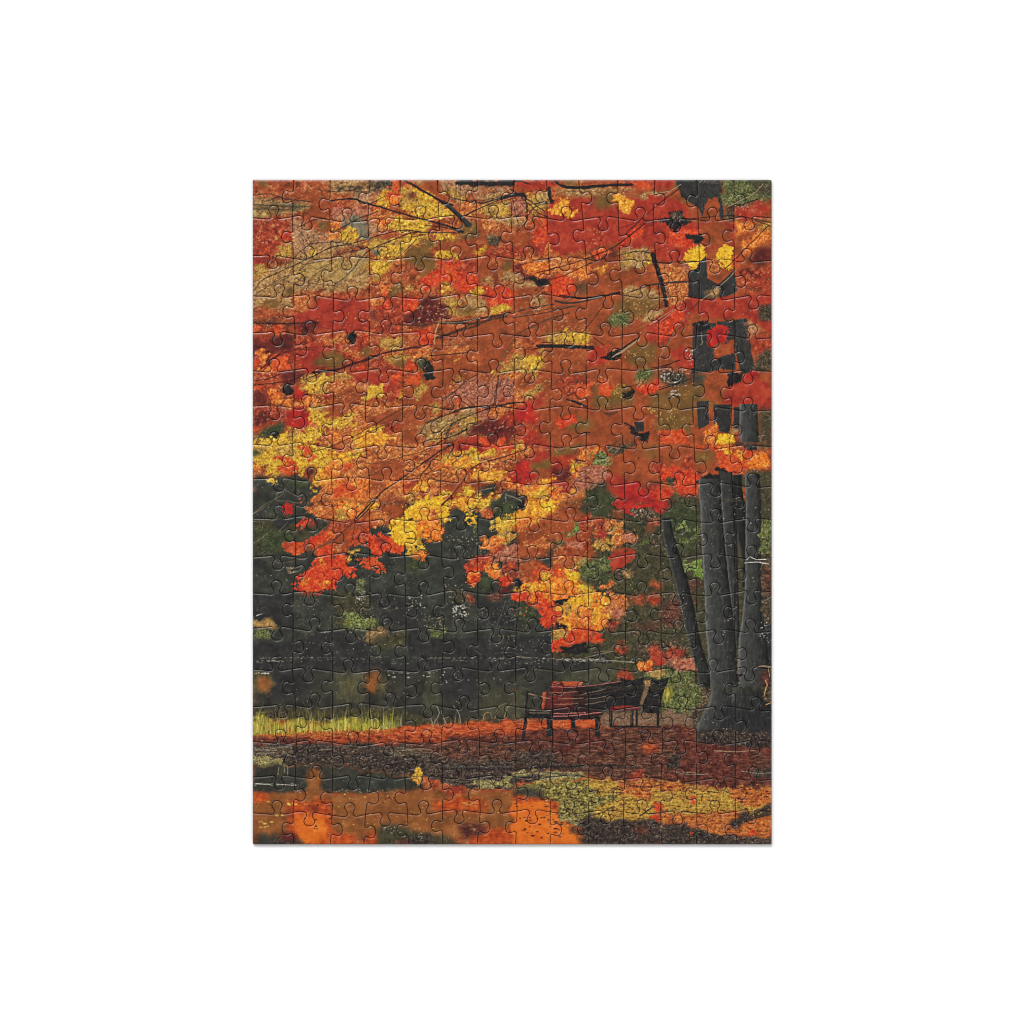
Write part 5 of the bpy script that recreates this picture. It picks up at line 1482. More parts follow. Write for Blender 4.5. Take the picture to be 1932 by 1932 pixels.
# ---------------- third band, right
tile(1160, 980, '''
p do 0 0 1865 0 1865 1932 0 1932
p do 1700 0 1865 0 1865 1932 1700 1932
p dg 0 0 160 20 120 140 0 160
p cr 310 70 370 130 420 110 440 60 600 80 700 120 800 40 700 0 200 0 260 60
p dm 400 90 560 60 680 100 660 180 480 180
p dg 720 60 1080 0 1080 540 880 560 820 300 740 200
p ru 160 100 300 60 320 180 200 180
p os 0 180 120 170 200 220 120 320 0 330
p5 rr 0 170 100 180 100 300 0 320
p rd 40 300 130 320 130 400 100 430 50 390
p os 180 180 320 200 320 320 220 360 150 300
p yd 150 270 280 230 280 300 160 310
p ye 230 340 280 330 290 380 240 380
p os 150 420 260 340 430 320 440 420 330 440 200 480
p5 pk 310 300 420 300 430 420 320 430
p yd 0 440 100 380 220 430 230 490 100 490 0 500
p ru 0 510 60 540 40 580 0 580
p ru 540 280 620 200 640 260 590 340 500 290
p5 rr 500 180 700 170 700 260 620 240
p dm 590 350 700 340 700 450 620 460
p gd 440 440 580 370 600 440 500 490
p rd 180 560 240 510 330 490 410 500 400 600 330 640 260 680 220 720 180 680
p ru 150 500 330 480 320 560 180 560
p5 rr 330 560 430 580 400 640 340 620
p gd 0 580 160 600 200 720 100 760 0 740
p gn 0 680 50 680 60 800 0 820
p dg 0 760 200 740 260 830 160 900 0 920
p dm 170 790 280 700 420 740 450 800 360 830 220 830
p td 280 720 420 740 440 790 300 780
p os 40 900 120 850 220 840 180 900 60 930
p ru 60 890 180 850 200 890 80 920
p dg 330 820 440 800 460 940 330 960
p dm 580 750 640 700 720 720 780 780 680 790
p ru 560 840 660 820 740 920 640 930 590 890
p6 rr 600 850 680 840 690 900 620 900
p yo 0 940 90 960 160 1070 180 1080 140 1200 80 1330 0 1330
p ob 0 960 40 980 60 1060 0 1100
p os 150 950 320 960 330 1180 200 1230 100 1180 160 1080
p5 pk 180 1100 330 1120 320 1230 180 1220
p ru 320 1000 440 970 570 1010 580 1080 460 1050 360 1070
p6 rr 420 990 540 990 560 1050 460 1040
p5 rr 560 990 700 980 700 1040 580 1060
p5 rr 150 1220 250 1250 260 1320 160 1330
p ob 0 1270 80 1230 130 1300 60 1340 0 1340
p rb 0 1340 50 1370 60 1450 30 1480 0 1470
p8 bd 350 1270 700 1260 700 1340 480 1340 360 1320
p dm 360 1350 480 1350 440 1420 370 1400
p5 rr 210 1450 320 1440 320 1500 220 1480
p dm 700 960 940 940 960 1320 720 1330
p8 bd 720 1060 900 1000 940 1200 860 1300 720 1280
p5 rr 990 1000 1090 1000 1080 1080 1020 1060
p do 0 1480 200 1480 320 1640 200 1760 0 1640
p5 rr 220 1520 320 1500 310 1620 230 1600
p dm 460 1490 700 1440 900 1420 960 1540 900 1700 600 1740 460 1660
p6 rr 560 1580 600 1520 700 1520 740 1600 700 1700 580 1640
p5 rr 740 1560 900 1520 960 1560 900 1660 760 1690
p or 480 1700 560 1660 620 1680 590 1760 500 1800
p rd 600 1640 720 1620 740 1700 640 1700
p5 pk 760 1650 1080 1620 1080 1780 860 1760
p gd 500 1780 760 1740 1040 1780 1050 1932 780 1932 760 1840 540 1830
p go 580 1760 760 1740 720 1830 560 1820
p5 rr 220 1790 340 1760 440 1820 400 1860 220 1870
p wg 0 1700 220 1690 220 1800 200 1880 0 1900
p ne 0 1560 50 1560 180 1660 180 1690 0 1690
p gn 880 220 980 180 1000 300 900 290
p gl 930 200 970 190 980 260 930 260
p gn 1040 290 1120 280 1120 360 1060 340
p gd 860 420 1100 330 1100 380 960 440 870 440
p gl 930 650 980 620 1130 610 1140 810 1090 790 1060 740 980 760 930 680
p gn 940 640 1000 620 1060 690 980 760 930 690
p8 bd 980 820 1140 830 1140 960 1000 960
p do 1020 940 1160 820 1160 1300 1060 1300
T .35 1530 0 110 1545 300 110 1590 640 70 1570 900 60
T .1 1410 0 150 1436 450 130 1466 900 90 1490 1250 60 1500 1500 40
T .25 1760 1000 60 1800 1250 110 1850 1500 130 1880 1750 130
T 0 1670 -20 160 1668 560 168 1665 900 172 1655 1200 205 1660 1500 300 1690 1945 360
T 0 1220 -20 222 1252 500 246 1295 1000 272 1318 1300 300 1340 1600 300 1350 1945 290
T .2 752 170 92 790 400 120 858 640 130 930 900 138 1008 1250 138 1062 1500 128 1140 1760 130 1160 1945 120
p dm 1760 540 1865 570 1865 1300 1820 1300 1760 1000 1750 700
p8 bd 1765 660 1865 680 1865 980 1790 980
p dm 1760 1000 1865 1010 1865 1240 1800 1240
p gd 1750 180 1865 180 1865 540 1750 530
p bk 1480 1760 1520 1760 1520 1932 1490 1932
p br 1720 1780 1865 1790 1865 1932 1800 1932
X bf 270 1830 330 1860 400 1870 480 1850 530 1830 520 1900 500 1932 300 1932 280 1880
X bf 590 1840 640 1870 700 1860 780 1840 770 1900 740 1932 590 1932
X bf 0 1910 120 1895 280 1870 320 1932 0 1932
X td 530 1870 590 1870 590 1932 530 1932
S S 6 6 530 110 580 160 640 190
S W 8 10 1600 600 1630 575 1700 600 1800 600 / 1570 640 1700 630 1830 650
S W 5 5 1760 1050 1830 1010 1850 1000 / 1760 800 1780 800
S L 6 8 1690 1740 1750 1720 1860 1740
S S 4 4 0 1668 220 1672 400 1672
S L 5 4 0 1580 120 1560 210 1540
F W 70 700 200 1100 1400 2 5
F L 90 320 1040 1060 1700 2 5
F T 60 20 780 460 940 2 5
F T 60 0 180 440 500 3 6
F L 120 1100 0 1500 1932 2 5
F W 24 1100 0 1860 1800 4 7
F L 50 1750 200 1865 640 2 5
F W 40 1740 1260 1865 1480 3 6
F L 40 1490 1640 1540 1800 2 5
F P 40 540 1500 960 1700 3 6
F T 50 500 1740 1060 1932 2 5
F T 60 160 960 330 1230 2 5
F P 24 320 980 580 1080 3 6
''')
# ---------------- bottom strip, left half (2.1x zoom)
tile(480, 1260, '''
p8 wd 28 100 1100 96 1100 330 28 330
p8 ne 28 60 1100 60 1100 104 28 104
p8 ne 100 110 260 105 260 200 110 230
p8 wv 30 112 110 112 104 190 30 200
p8 wo 40 130 100 128 104 190 60 200
p8 wg 360 110 490 105 490 240 360 240
p8 wv 390 130 450 120 450 200 390 210
p8 wo 490 108 560 104 548 190 500 200
p8 wv 540 130 580 120 580 200 544 200
p8 wg 730 110 790 110 790 250 730 250
p8 wg 960 170 1100 180 1100 300 960 300
p8 ne 790 105 940 105 940 220 800 220
p6 do 28 260 640 260 760 310 1100 290 1100 330 28 350
p lk 90 280 150 255 190 300 110 310
p bn 28 322 140 310 300 316 450 335 640 335 800 322 900 316 1100 305 1100 400 28 410
p8 gs 28 325 60 300 90 310 130 335 180 316 250 312 270 335 380 312 440 308 520 316 560 312 600 322 640 332 560 342 300 362 28 366
p6 gs 40 290 80 280 100 350 40 355/170 300 240 290 250 350 180 350/380 300 470 290 480 340 390 345
p4 lr 28 335 300 340 520 345 640 336 640 352 300 372 28 378
p rg 640 336 820 322 1100 312 1100 345 800 362 560 372
p4 br 28 372 200 378 300 392 520 398 800 400 1100 396 1100 420 300 414 28 404
p4 br 820 372 1100 366 1100 410 820 404
p md 28 402 200 406 420 404 600 410 760 412 1100 402 1100 560 900 590 760 545 600 530 420 500 300 490 28 488
p mu 28 408 160 412 220 440 160 470 28 490
p mo 28 456 140 462 170 480 150 496 28 498
p4 lk 190 420 330 426 400 470 330 490 200 480
p4 lk 480 440 720 450 760 500 620 520 520 490
p mu 560 424 760 420 760 450 600 450
p bd 640 410 1100 404 1100 470 860 470
p lk 800 498 1100 492 1100 520 808 524
p md 760 520 1100 512 1100 590 860 590
p mo 900 560 1100 540 1100 572 960 590
p wd 28 492 300 488 420 500 600 530 720 548 740 596 28 610
p6 dk 380 540 620 545 620 600 380 596
p6 wo 250 500 300 500 310 610 250 610
p6 wg 120 498 180 498 180 540 120 540
p8 wo 28 612 200 604 420 604 640 598 760 590 1100 600 1100 790 28 800
p6 wr 28 606 90 606 90 650 28 650
p8 wr 170 640 330 630 356 680 360 820 180 820
p8 wr 190 650 330 650 350 820 200 820
p6 wb 196 690 330 690 340 810 220 815
p6 wr 330 760 450 770 450 820 330 820
p6 wr 500 770 550 770 540 820 490 820
p8 wr 760 640 900 620 1000 640 980 680 780 690
p6 wr 930 760 1100 740 1100 820 920 820
p8 wd 28 780 130 770 150 820 28 820
p8 do 540 730 640 740 820 780 900 820 540 820
p8 wo 640 700 860 690 880 770 700 770
p6 lk 130 770 220 790 250 820 120 820
p6 rk 130 770 200 764 220 800 160 810
p6 lk 620 790 760 780 780 820 600 820
p6 br 600 800 680 796 690 820 610 820
p6 br 860 740 960 720 1000 760 900 800
p4 rr 800 578 870 580 910 604 850 616 812 600
p4 lr 880 640 960 630 960 660 890 668
e rk 256 654 10 12/278 662 12 9
e lk 312 778 12 5/338 772 10 5/290 716 10 5
p ye 684 512 694 506 700 512 714 508 716 530 704 536 712 552 706 568 694 574 686 566 690 548 684 540
p yo 690 540 714 540 712 570 700 578 688 570
H lk 797 500 806 500 808 565 798 565
B 330 30 360 620 338 70 g h i g
B 120 30 362 250 355 60 g h N
B 90 30 355 250 352 130 h j g
B 130 260 352 600 338 125 h j g
B 50 560 338 640 322 50 i g S
B 22 750 330 880 318 60 S T N
S S 4 3 770 320 792 280 784 250 / 880 318 876 284 850 246 / 820 322 800 268
S T 3 2 970 312 980 280 1000 276 1010 300 / 1020 300 1040 250 1070 238 / 1060 300 1070 260 1090 240
S K 12 6 140 462 160 448 150 490
S K 14 4 196 440 236 418 250 410
S K 5 7 100 460 150 456 200 462
S G 3 3 240 420 330 410 420 418 / 200 470 300 452 400 448 / 420 470 540 442 640 446 / 560 490 660 470 780 470
S S 3 3 40 430 110 424 190 410 / 40 446 120 440 / 60 468 130 470 / 300 430 360 424 / 620 436 700 424 760 428
S D 6 8 820 512 880 480 960 440 1040 410 1100 392 / 900 500 980 462 1100 440
S G 4 4 810 498 860 464 830 500 1000 496 1100 500 / 870 496 920 466
S K 8 8 810 508 900 504 1000 510 1100 506
S S 3 3 132 500 132 530 / 172 500 172 536 / 158 498 158 520
S W 3 3 126 570 180 572 206 574 / 40 568 100 570
S L 2 2 40 70 70 70 / 570 104 610 106
S R 4 2 60 720 64 800
F S 46 30 44 640 60 .5 1.0 2
F W 20 30 564 210 574 1 2 2
F W 30 180 590 640 606 1 1.8 1.6
F W 44 30 108 760 260 .6 1.4 1.4
F W 26 760 100 1100 260 .6 1.4 1.4
F Y 6 90 640 230 656 2.5 5 1.8
F Y 8 60 690 180 750 2.5 5 2
F Y 26 360 610 1040 760 1.2 2.6 1.6
F T 36 300 620 1050 770 1 2.2 1.6
F O 30 760 630 1000 690 1.4 3
F R 10 550 620 620 650 2 4
F K 16 220 640 360 760 2 4 1.5
F W 14 560 742 640 772 1 2.4
F W 10 620 780 760 800 1 2
F L 200 120 410 900 500 .6 1.6 2.6
F S 120 400 430 1100 560 .6 1.4 2.4
F K 90 200 420 1000 540 1 3 2.6
F T 90 28 340 1100 395 .8 2 2.4
F M 60 28 350 1100 400 1 3 2.2
F L 50 820 420 1100 480 .6 1.4 2
F L 40 780 480 1100 590 .8 1.8 2
''', 2.1)
# ---------------- bottom strip, right half (2.1x zoom)
tile(1000, 1260, '''
p8 wd 0 90 430 96 430 300 0 300
p8 ne 0 56 480 56 480 96 0 96
p8 wg 0 180 60 180 60 300 0 300
p8 wg 190 110 420 100 420 140 190 160
p6 do 420 40 760 40 760 330 420 330
p dm 430 80 560 60 740 80 760 130 640 150 560 110
p rr 426 112 470 104 530 112 500 140 430 140
p rr 560 40 600 16 640 40 650 80 600 90 560 80
p or 520 70 560 54 580 76 570 108 530 104
p bd 640 60 760 40 770 90 660 110
p8 gd 590 130 700 120 770 130 770 280 610 290
p8 dm 560 60 700 80 740 130 640 150
p6 gs 612 160 650 150 660 220 620 240
p6 gd 700 150 790 170 800 280 700 300
p4 hz 600 268 760 280 770 320 610 330
p4 dm 740 230 860 250 840 380 740 380
p6 dm 780 60 830 40 830 250 780 300
T .1 878 -10 130 880 60 137 886 140 140 884 220 150 870 290 190 862 360 235 862 400 240
T .25 1010 -20 170 1005 60 180 1000 160 190 1000 260 210 1000 380 240
T .45 1046 -20 40 1070 60 50 1096 140 60
p6 ts 860 230 920 230 922 390 840 390
p6 ts 930 260 1066 280 1066 390 930 380
H br 1062 70 1066 70 1066 110 1062 110
p6 dm 1030 110 1066 100 1066 250 1040 250
p4 lk 760 350 900 340 1066 360 1066 425 900 430 780 416
p4 bn 0 316 140 312 340 306 340 350 0 396
p rg 40 318 140 316 140 340 50 350
p4 br 0 366 140 340 340 340 700 330 760 360 760 400 1066 424 1066 560 620 560 400 520 0 500
p rg 168 313 240 313 240 338 168 338
p rg 260 313 340 313 345 336 260 338
p4 br 160 340 360 338 360 380 160 380
p8 bd 330 345 560 338 700 350 690 400 600 420 400 410
p6 bd 380 390 620 380 700 430 600 480 400 470
p8 bn 520 400 610 390 610 440 540 450
p4 bd 0 396 160 390 360 420 360 500 0 510
p4 br 60 400 300 396 200 470 60 480
p4 md 0 440 160 430 240 470 160 500 0 500
p4 bd 180 440 400 450 620 470 620 530 180 530
p4 lk 636 452 690 448 690 500 640 502
p4 br 690 430 1066 430 1066 560 690 540
p8 br 740 450 900 440 920 500 760 500
p8 br 860 440 930 450 930 500 880 510
p4 md 970 500 1066 490 1066 550 1000 556
p6 bd 980 440 1066 460 1066 500 990 500
p lk 0 494 160 486 340 490 520 492 520 504 200 510 0 520
p mo 0 520 100 512 240 520 330 536 160 556 0 560
p md 0 545 100 528 170 530 110 552 0 570
p4 bd 330 510 620 510 620 540 480 552 340 545
p rr 478 540 492 520 530 516 560 530 548 548 490 552
p4 br 640 530 900 545 1066 540 1066 590 900 590 760 575 640 560
p4 ly 100 556 330 546 480 556 640 556 760 580 900 590 1066 584 1066 690 900 720 640 720 480 730 330 720 200 720 150 650
p lv 0 584 100 556 300 552 400 566 420 620 330 690 300 730 210 716 150 660 120 610 30 600
p lv 130 590 260 570 330 620 300 690 200 690
p4 ly 290 556 420 556 460 600 350 620
p4 lr 440 556 660 560 740 590 720 640 620 650 520 620 440 600
p4 ly 560 590 860 600 900 680 700 700 560 660
p4 lr 880 588 1066 584 1066 660 960 660 880 630
p4 ly 750 590 900 596 900 660 760 660
p4 lr 580 690 800 690 900 680 1066 690 1066 720 760 730 590 716
p lr 560 710 600 650 640 660 620 700
e rb 600 664 16 20/585 708 22 10
e rb 735 632 18 14
p4 lr 930 580 990 590 980 610 930 600
p8 wd 0 580 100 590 160 630 100 640 0 620
p6 wr 0 620 100 622 170 650 190 710 0 760
p4 wb 0 640 150 640 200 710 240 730 290 780 310 820 0 820
p4 wr 130 620 190 650 190 690 150 660
p wb 0 730 220 730 320 800 320 820 0 820
p mo 180 690 300 716 260 740 200 730
p lr 160 710 250 730 240 750 170 740
p4 lk 270 726 330 690 400 720 480 716 560 716 640 740 720 740 800 760 900 790 1066 780 1066 820 330 820 300 790
p6 bd 480 740 620 740 660 770 520 780
p6 md 560 720 700 740 680 800 560 800
p6 lk 640 760 900 780 900 820 620 820
p4 lr 760 720 900 716 930 760 860 780 780 750
p4 lk 880 730 960 690 1066 650 1066 690 980 710 920 760
p4 lr 930 740 1066 690 1066 790 960 800 900 790
e rb 735 770 22 12/985 770 24 14
p4 md 860 770 1000 790 1066 790 1066 820 860 820
p lk 220 750 320 744 310 770 260 776 230 768
p lk 250 784 330 780 380 820 310 820
H pc 164 148 290 147 284 166 164 167
H pc 125 190 138 189 138 262 122 262
H bm 158 166 300 166 300 262 128 262
H be 156 168 290 168 455 145 456 250 362 266 128 264
H bm 168 160 205 152 214 182 190 200 166 190
p6 bm 136 190 250 186 250 258 134 258
H bf 300 172 456 146 458 250 362 264 300 264
H bf 58 184 67 186 60 270 158 266 366 262 366 302 166 306 160 302 62 298 50 390 37 390 50 296
H be 150 262 366 264 366 296 160 304
H bf 142 300 166 302 166 372 142 372
H bf 240 302 258 302 258 340 242 340
H bf 338 290 360 286 360 372 342 372
p hz 362 272 604 274 602 330 362 334
H bf 438 128 470 140 510 138 546 128 540 170 524 230 520 264 400 266 400 254 456 246
H bm 402 252 456 244 520 250 520 266 402 268
H bf 570 132 600 140 642 130 634 160 618 200 606 250 604 280 534 276 536 246 552 200
H hz 546 132 568 140 554 196 530 250 524 240 542 180
H bf 398 268 411 268 411 330 398 330
H bf 484 266 497 266 497 330 484 330
H bf 505 266 515 266 515 330 505 330
H bf 592 278 604 278 603 330 592 330
H bf 398 328 610 331 610 338 398 336
S rd 4 4 420 256 460 252 500 254
S P 3 3 160 170 220 171 292 168 360 160 448 147
S L 2.5 2.5 150 194 200 194 272 190 / 190 219 292 216 / 296 196 340 190 384 178 / 298 222 350 216 384 206 / 176 243 270 238 / 300 243 360 232 388 228
S D 4 4 140 206 290 204 / 138 230 290 228 / 300 206 456 180 / 300 232 456 210
S L 3.5 3 68 198 110 208 156 219
S P 4 4 166 292 250 288 366 274 / 170 280 250 278 300 275
S L 2.5 2.5 70 264 110 268 156 266 / 70 276 154 278
S L 2 2 404 272 404 318 / 490 270 490 316
S S 3 3 16 46 80 52 / 300 50 420 22
S S 3 4 180 58 330 58 500 70
S L 3 3 1000 92 1030 84 1062 88 / 1050 90 1056 130
S T 5 4 1038 142 1046 160 / 1046 162 1032 206 / 1040 244 1062 234
S D 6 12 0 506 60 470 160 430 260 392
S K 9 6 160 476 190 448 210 440
S K 10 8 0 512 100 500 240 496 420 492 500 496
S G 4 4 0 530 80 520 180 524 260 530 / 0 548 90 532 150 540 / 100 512 200 530 300 536
S S 3 3 660 518 720 530 800 528 / 940 516 1000 524 1060 522
S L 3 3 830 432 920 436 1000 430 / 700 520 760 524
S D 10 6 272 722 320 700 370 684 416 660
S D 8 12 524 700 552 680 580 660
S D 8 3 560 690 620 686 690 672
S D 12 14 884 756 960 720 1066 690
S M 8 5 780 614 776 640 / 800 600 850 604 / 850 676 890 680
S D 5 5 440 560 520 580 620 570 / 330 600 460 604
F K 70 0 560 330 720 1 3 2
F K 50 40 690 300 790 1 4 2
F Y 90 130 560 420 710 1 2.6 1.6
F D 150 130 560 430 720 1 3 1.6
F Y 80 420 570 1060 700 1 2.4 1.8
F M 190 400 560 1066 720 1 3 2.4
F N 150 400 560 1066 720 1 3.2 2
F O 60 440 570 1066 700 1 3 1.8
F D 120 400 570 1060 700 .8 2 2.2
F T 110 420 560 1066 790 .8 2 1.6
F L 60 760 700 1066 810 1 2.4
F G 50 340 730 900 815 1.5 4
F L 30 340 730 1066 815 .8 2
F O 40 880 720 1066 800 1.5 4
F L 80 60 440 640 540 .6 1.6 2.4
F T 60 370 350 1066 540 .6 1.5 2.2
F K 80 0 400 640 540 1 3 2.6
F L 50 740 240 900 420 .6 1.6
F W 20 770 300 1060 430 .8 1.8
F W 40 200 50 500 72 .5 1.2 2.4
F W 14 0 60 200 90 .6 1.2 2
F T 40 440 60 760 130 .6 1.6
F Y 40 610 140 790 260 .6 1.6
F T 40 366 276 600 328 .6 1.4
F W 10 10 200 60 290 .6 1.2
F S 60 780 60 1060 300 .5 1.1
F L 20 1040 40 1066 200 .6 1.4
''', 2.1)
# ---------------- branches over the top left quarter
tile(481, 340, '''
S D 6 8 28 85 100 80 160 100 270 112
S Q 7 4 28 122 100 126 200 132 260 128
S Q 4 3 28 140 140 142 220 150 / 280 60 350 70 420 66 500 72
S K 8 15 330 106 400 100 440 100
S K 14 11 440 100 480 116 560 138 640 163
S K 11 15 640 163 720 184 800 205 875 232
S K 14 18 640 25 700 60 780 105 830 125
S tk 30 36 795 112 840 150 900 205
S K 8 12 810 130 850 165 890 210
S K 3 6 28 470 60 430 130 395 230 350 340 295
S K 6 9 340 295 440 275 560 240 640 225 720 235 860 236
S K 5 8 720 205 800 215 875 236
S K 5 7 350 450 400 415 440 370 480 320 520 295
S K 7 8 520 295 640 245 700 232
S S 3 3 360 448 410 412 450 366 482 324
S K 3 4 230 365 320 345 400 315 480 305
S K 4 5 370 225 440 185 530 150 / 205 215 270 185 320 178 / 560 90 500 118
S Q 3 3 190 345 230 300 280 278 400 278 470 300
S Q 3 3 150 450 160 350 165 290 / 340 270 400 370 405 410 / 200 420 260 440 360 450 / 205 300 260 340 300 352
S Q 3 3 60 470 140 420 200 400 240 390 / 430 290 400 270 410 240 / 620 180 615 210 / 600 260 680 250 740 240
S Q 4 3 700 240 660 290 590 350 530 385
S Q 3 3 310 460 315 400 330 380 / 240 480 260 420 330 370 / 120 420 100 450
S Q 3 4 880 165 960 130 1080 95 / 820 100 940 105 1060 85
S M 9 11 28 600 150 604 290 598
S B 8 15 580 606 700 610 780 600 900 590 1060 562
S B 10 12 760 662 850 630 940 592
S S 3 3 780 598 860 598 940 582
S R 9 7 390 784 480 746 560 720 660 700 760 684
S M 8 7 400 778 500 738 600 712
S M 7 8 28 852 120 842 200 826 240 800
S R 5 4 60 800 120 740 200 710 290 705
S T 4 4 778 600 764 640 758 690
S K 4 6 730 1005 800 975 870 945 950 938 1080 926
S K 4 5 780 1060 820 1015 900 975 980 945 / 840 880 870 915 905 942 / 1022 812 1014 860 1004 930
S Q 3 3 790 920 860 862 920 830 / 860 1040 940 1000 1000 990
S N 5 4 400 1090 520 1030 640 965 720 930
S N 4 4 740 690 840 690 920 680 / 960 860 1000 800 1060 720
e bk 425 662 15 24/165 868 20 24/738 800 18 40
F T 40 560 440 760 480 1 2 1.6
F L 20 700 530 800 610 1 2.4 1.6
''', 2.068)
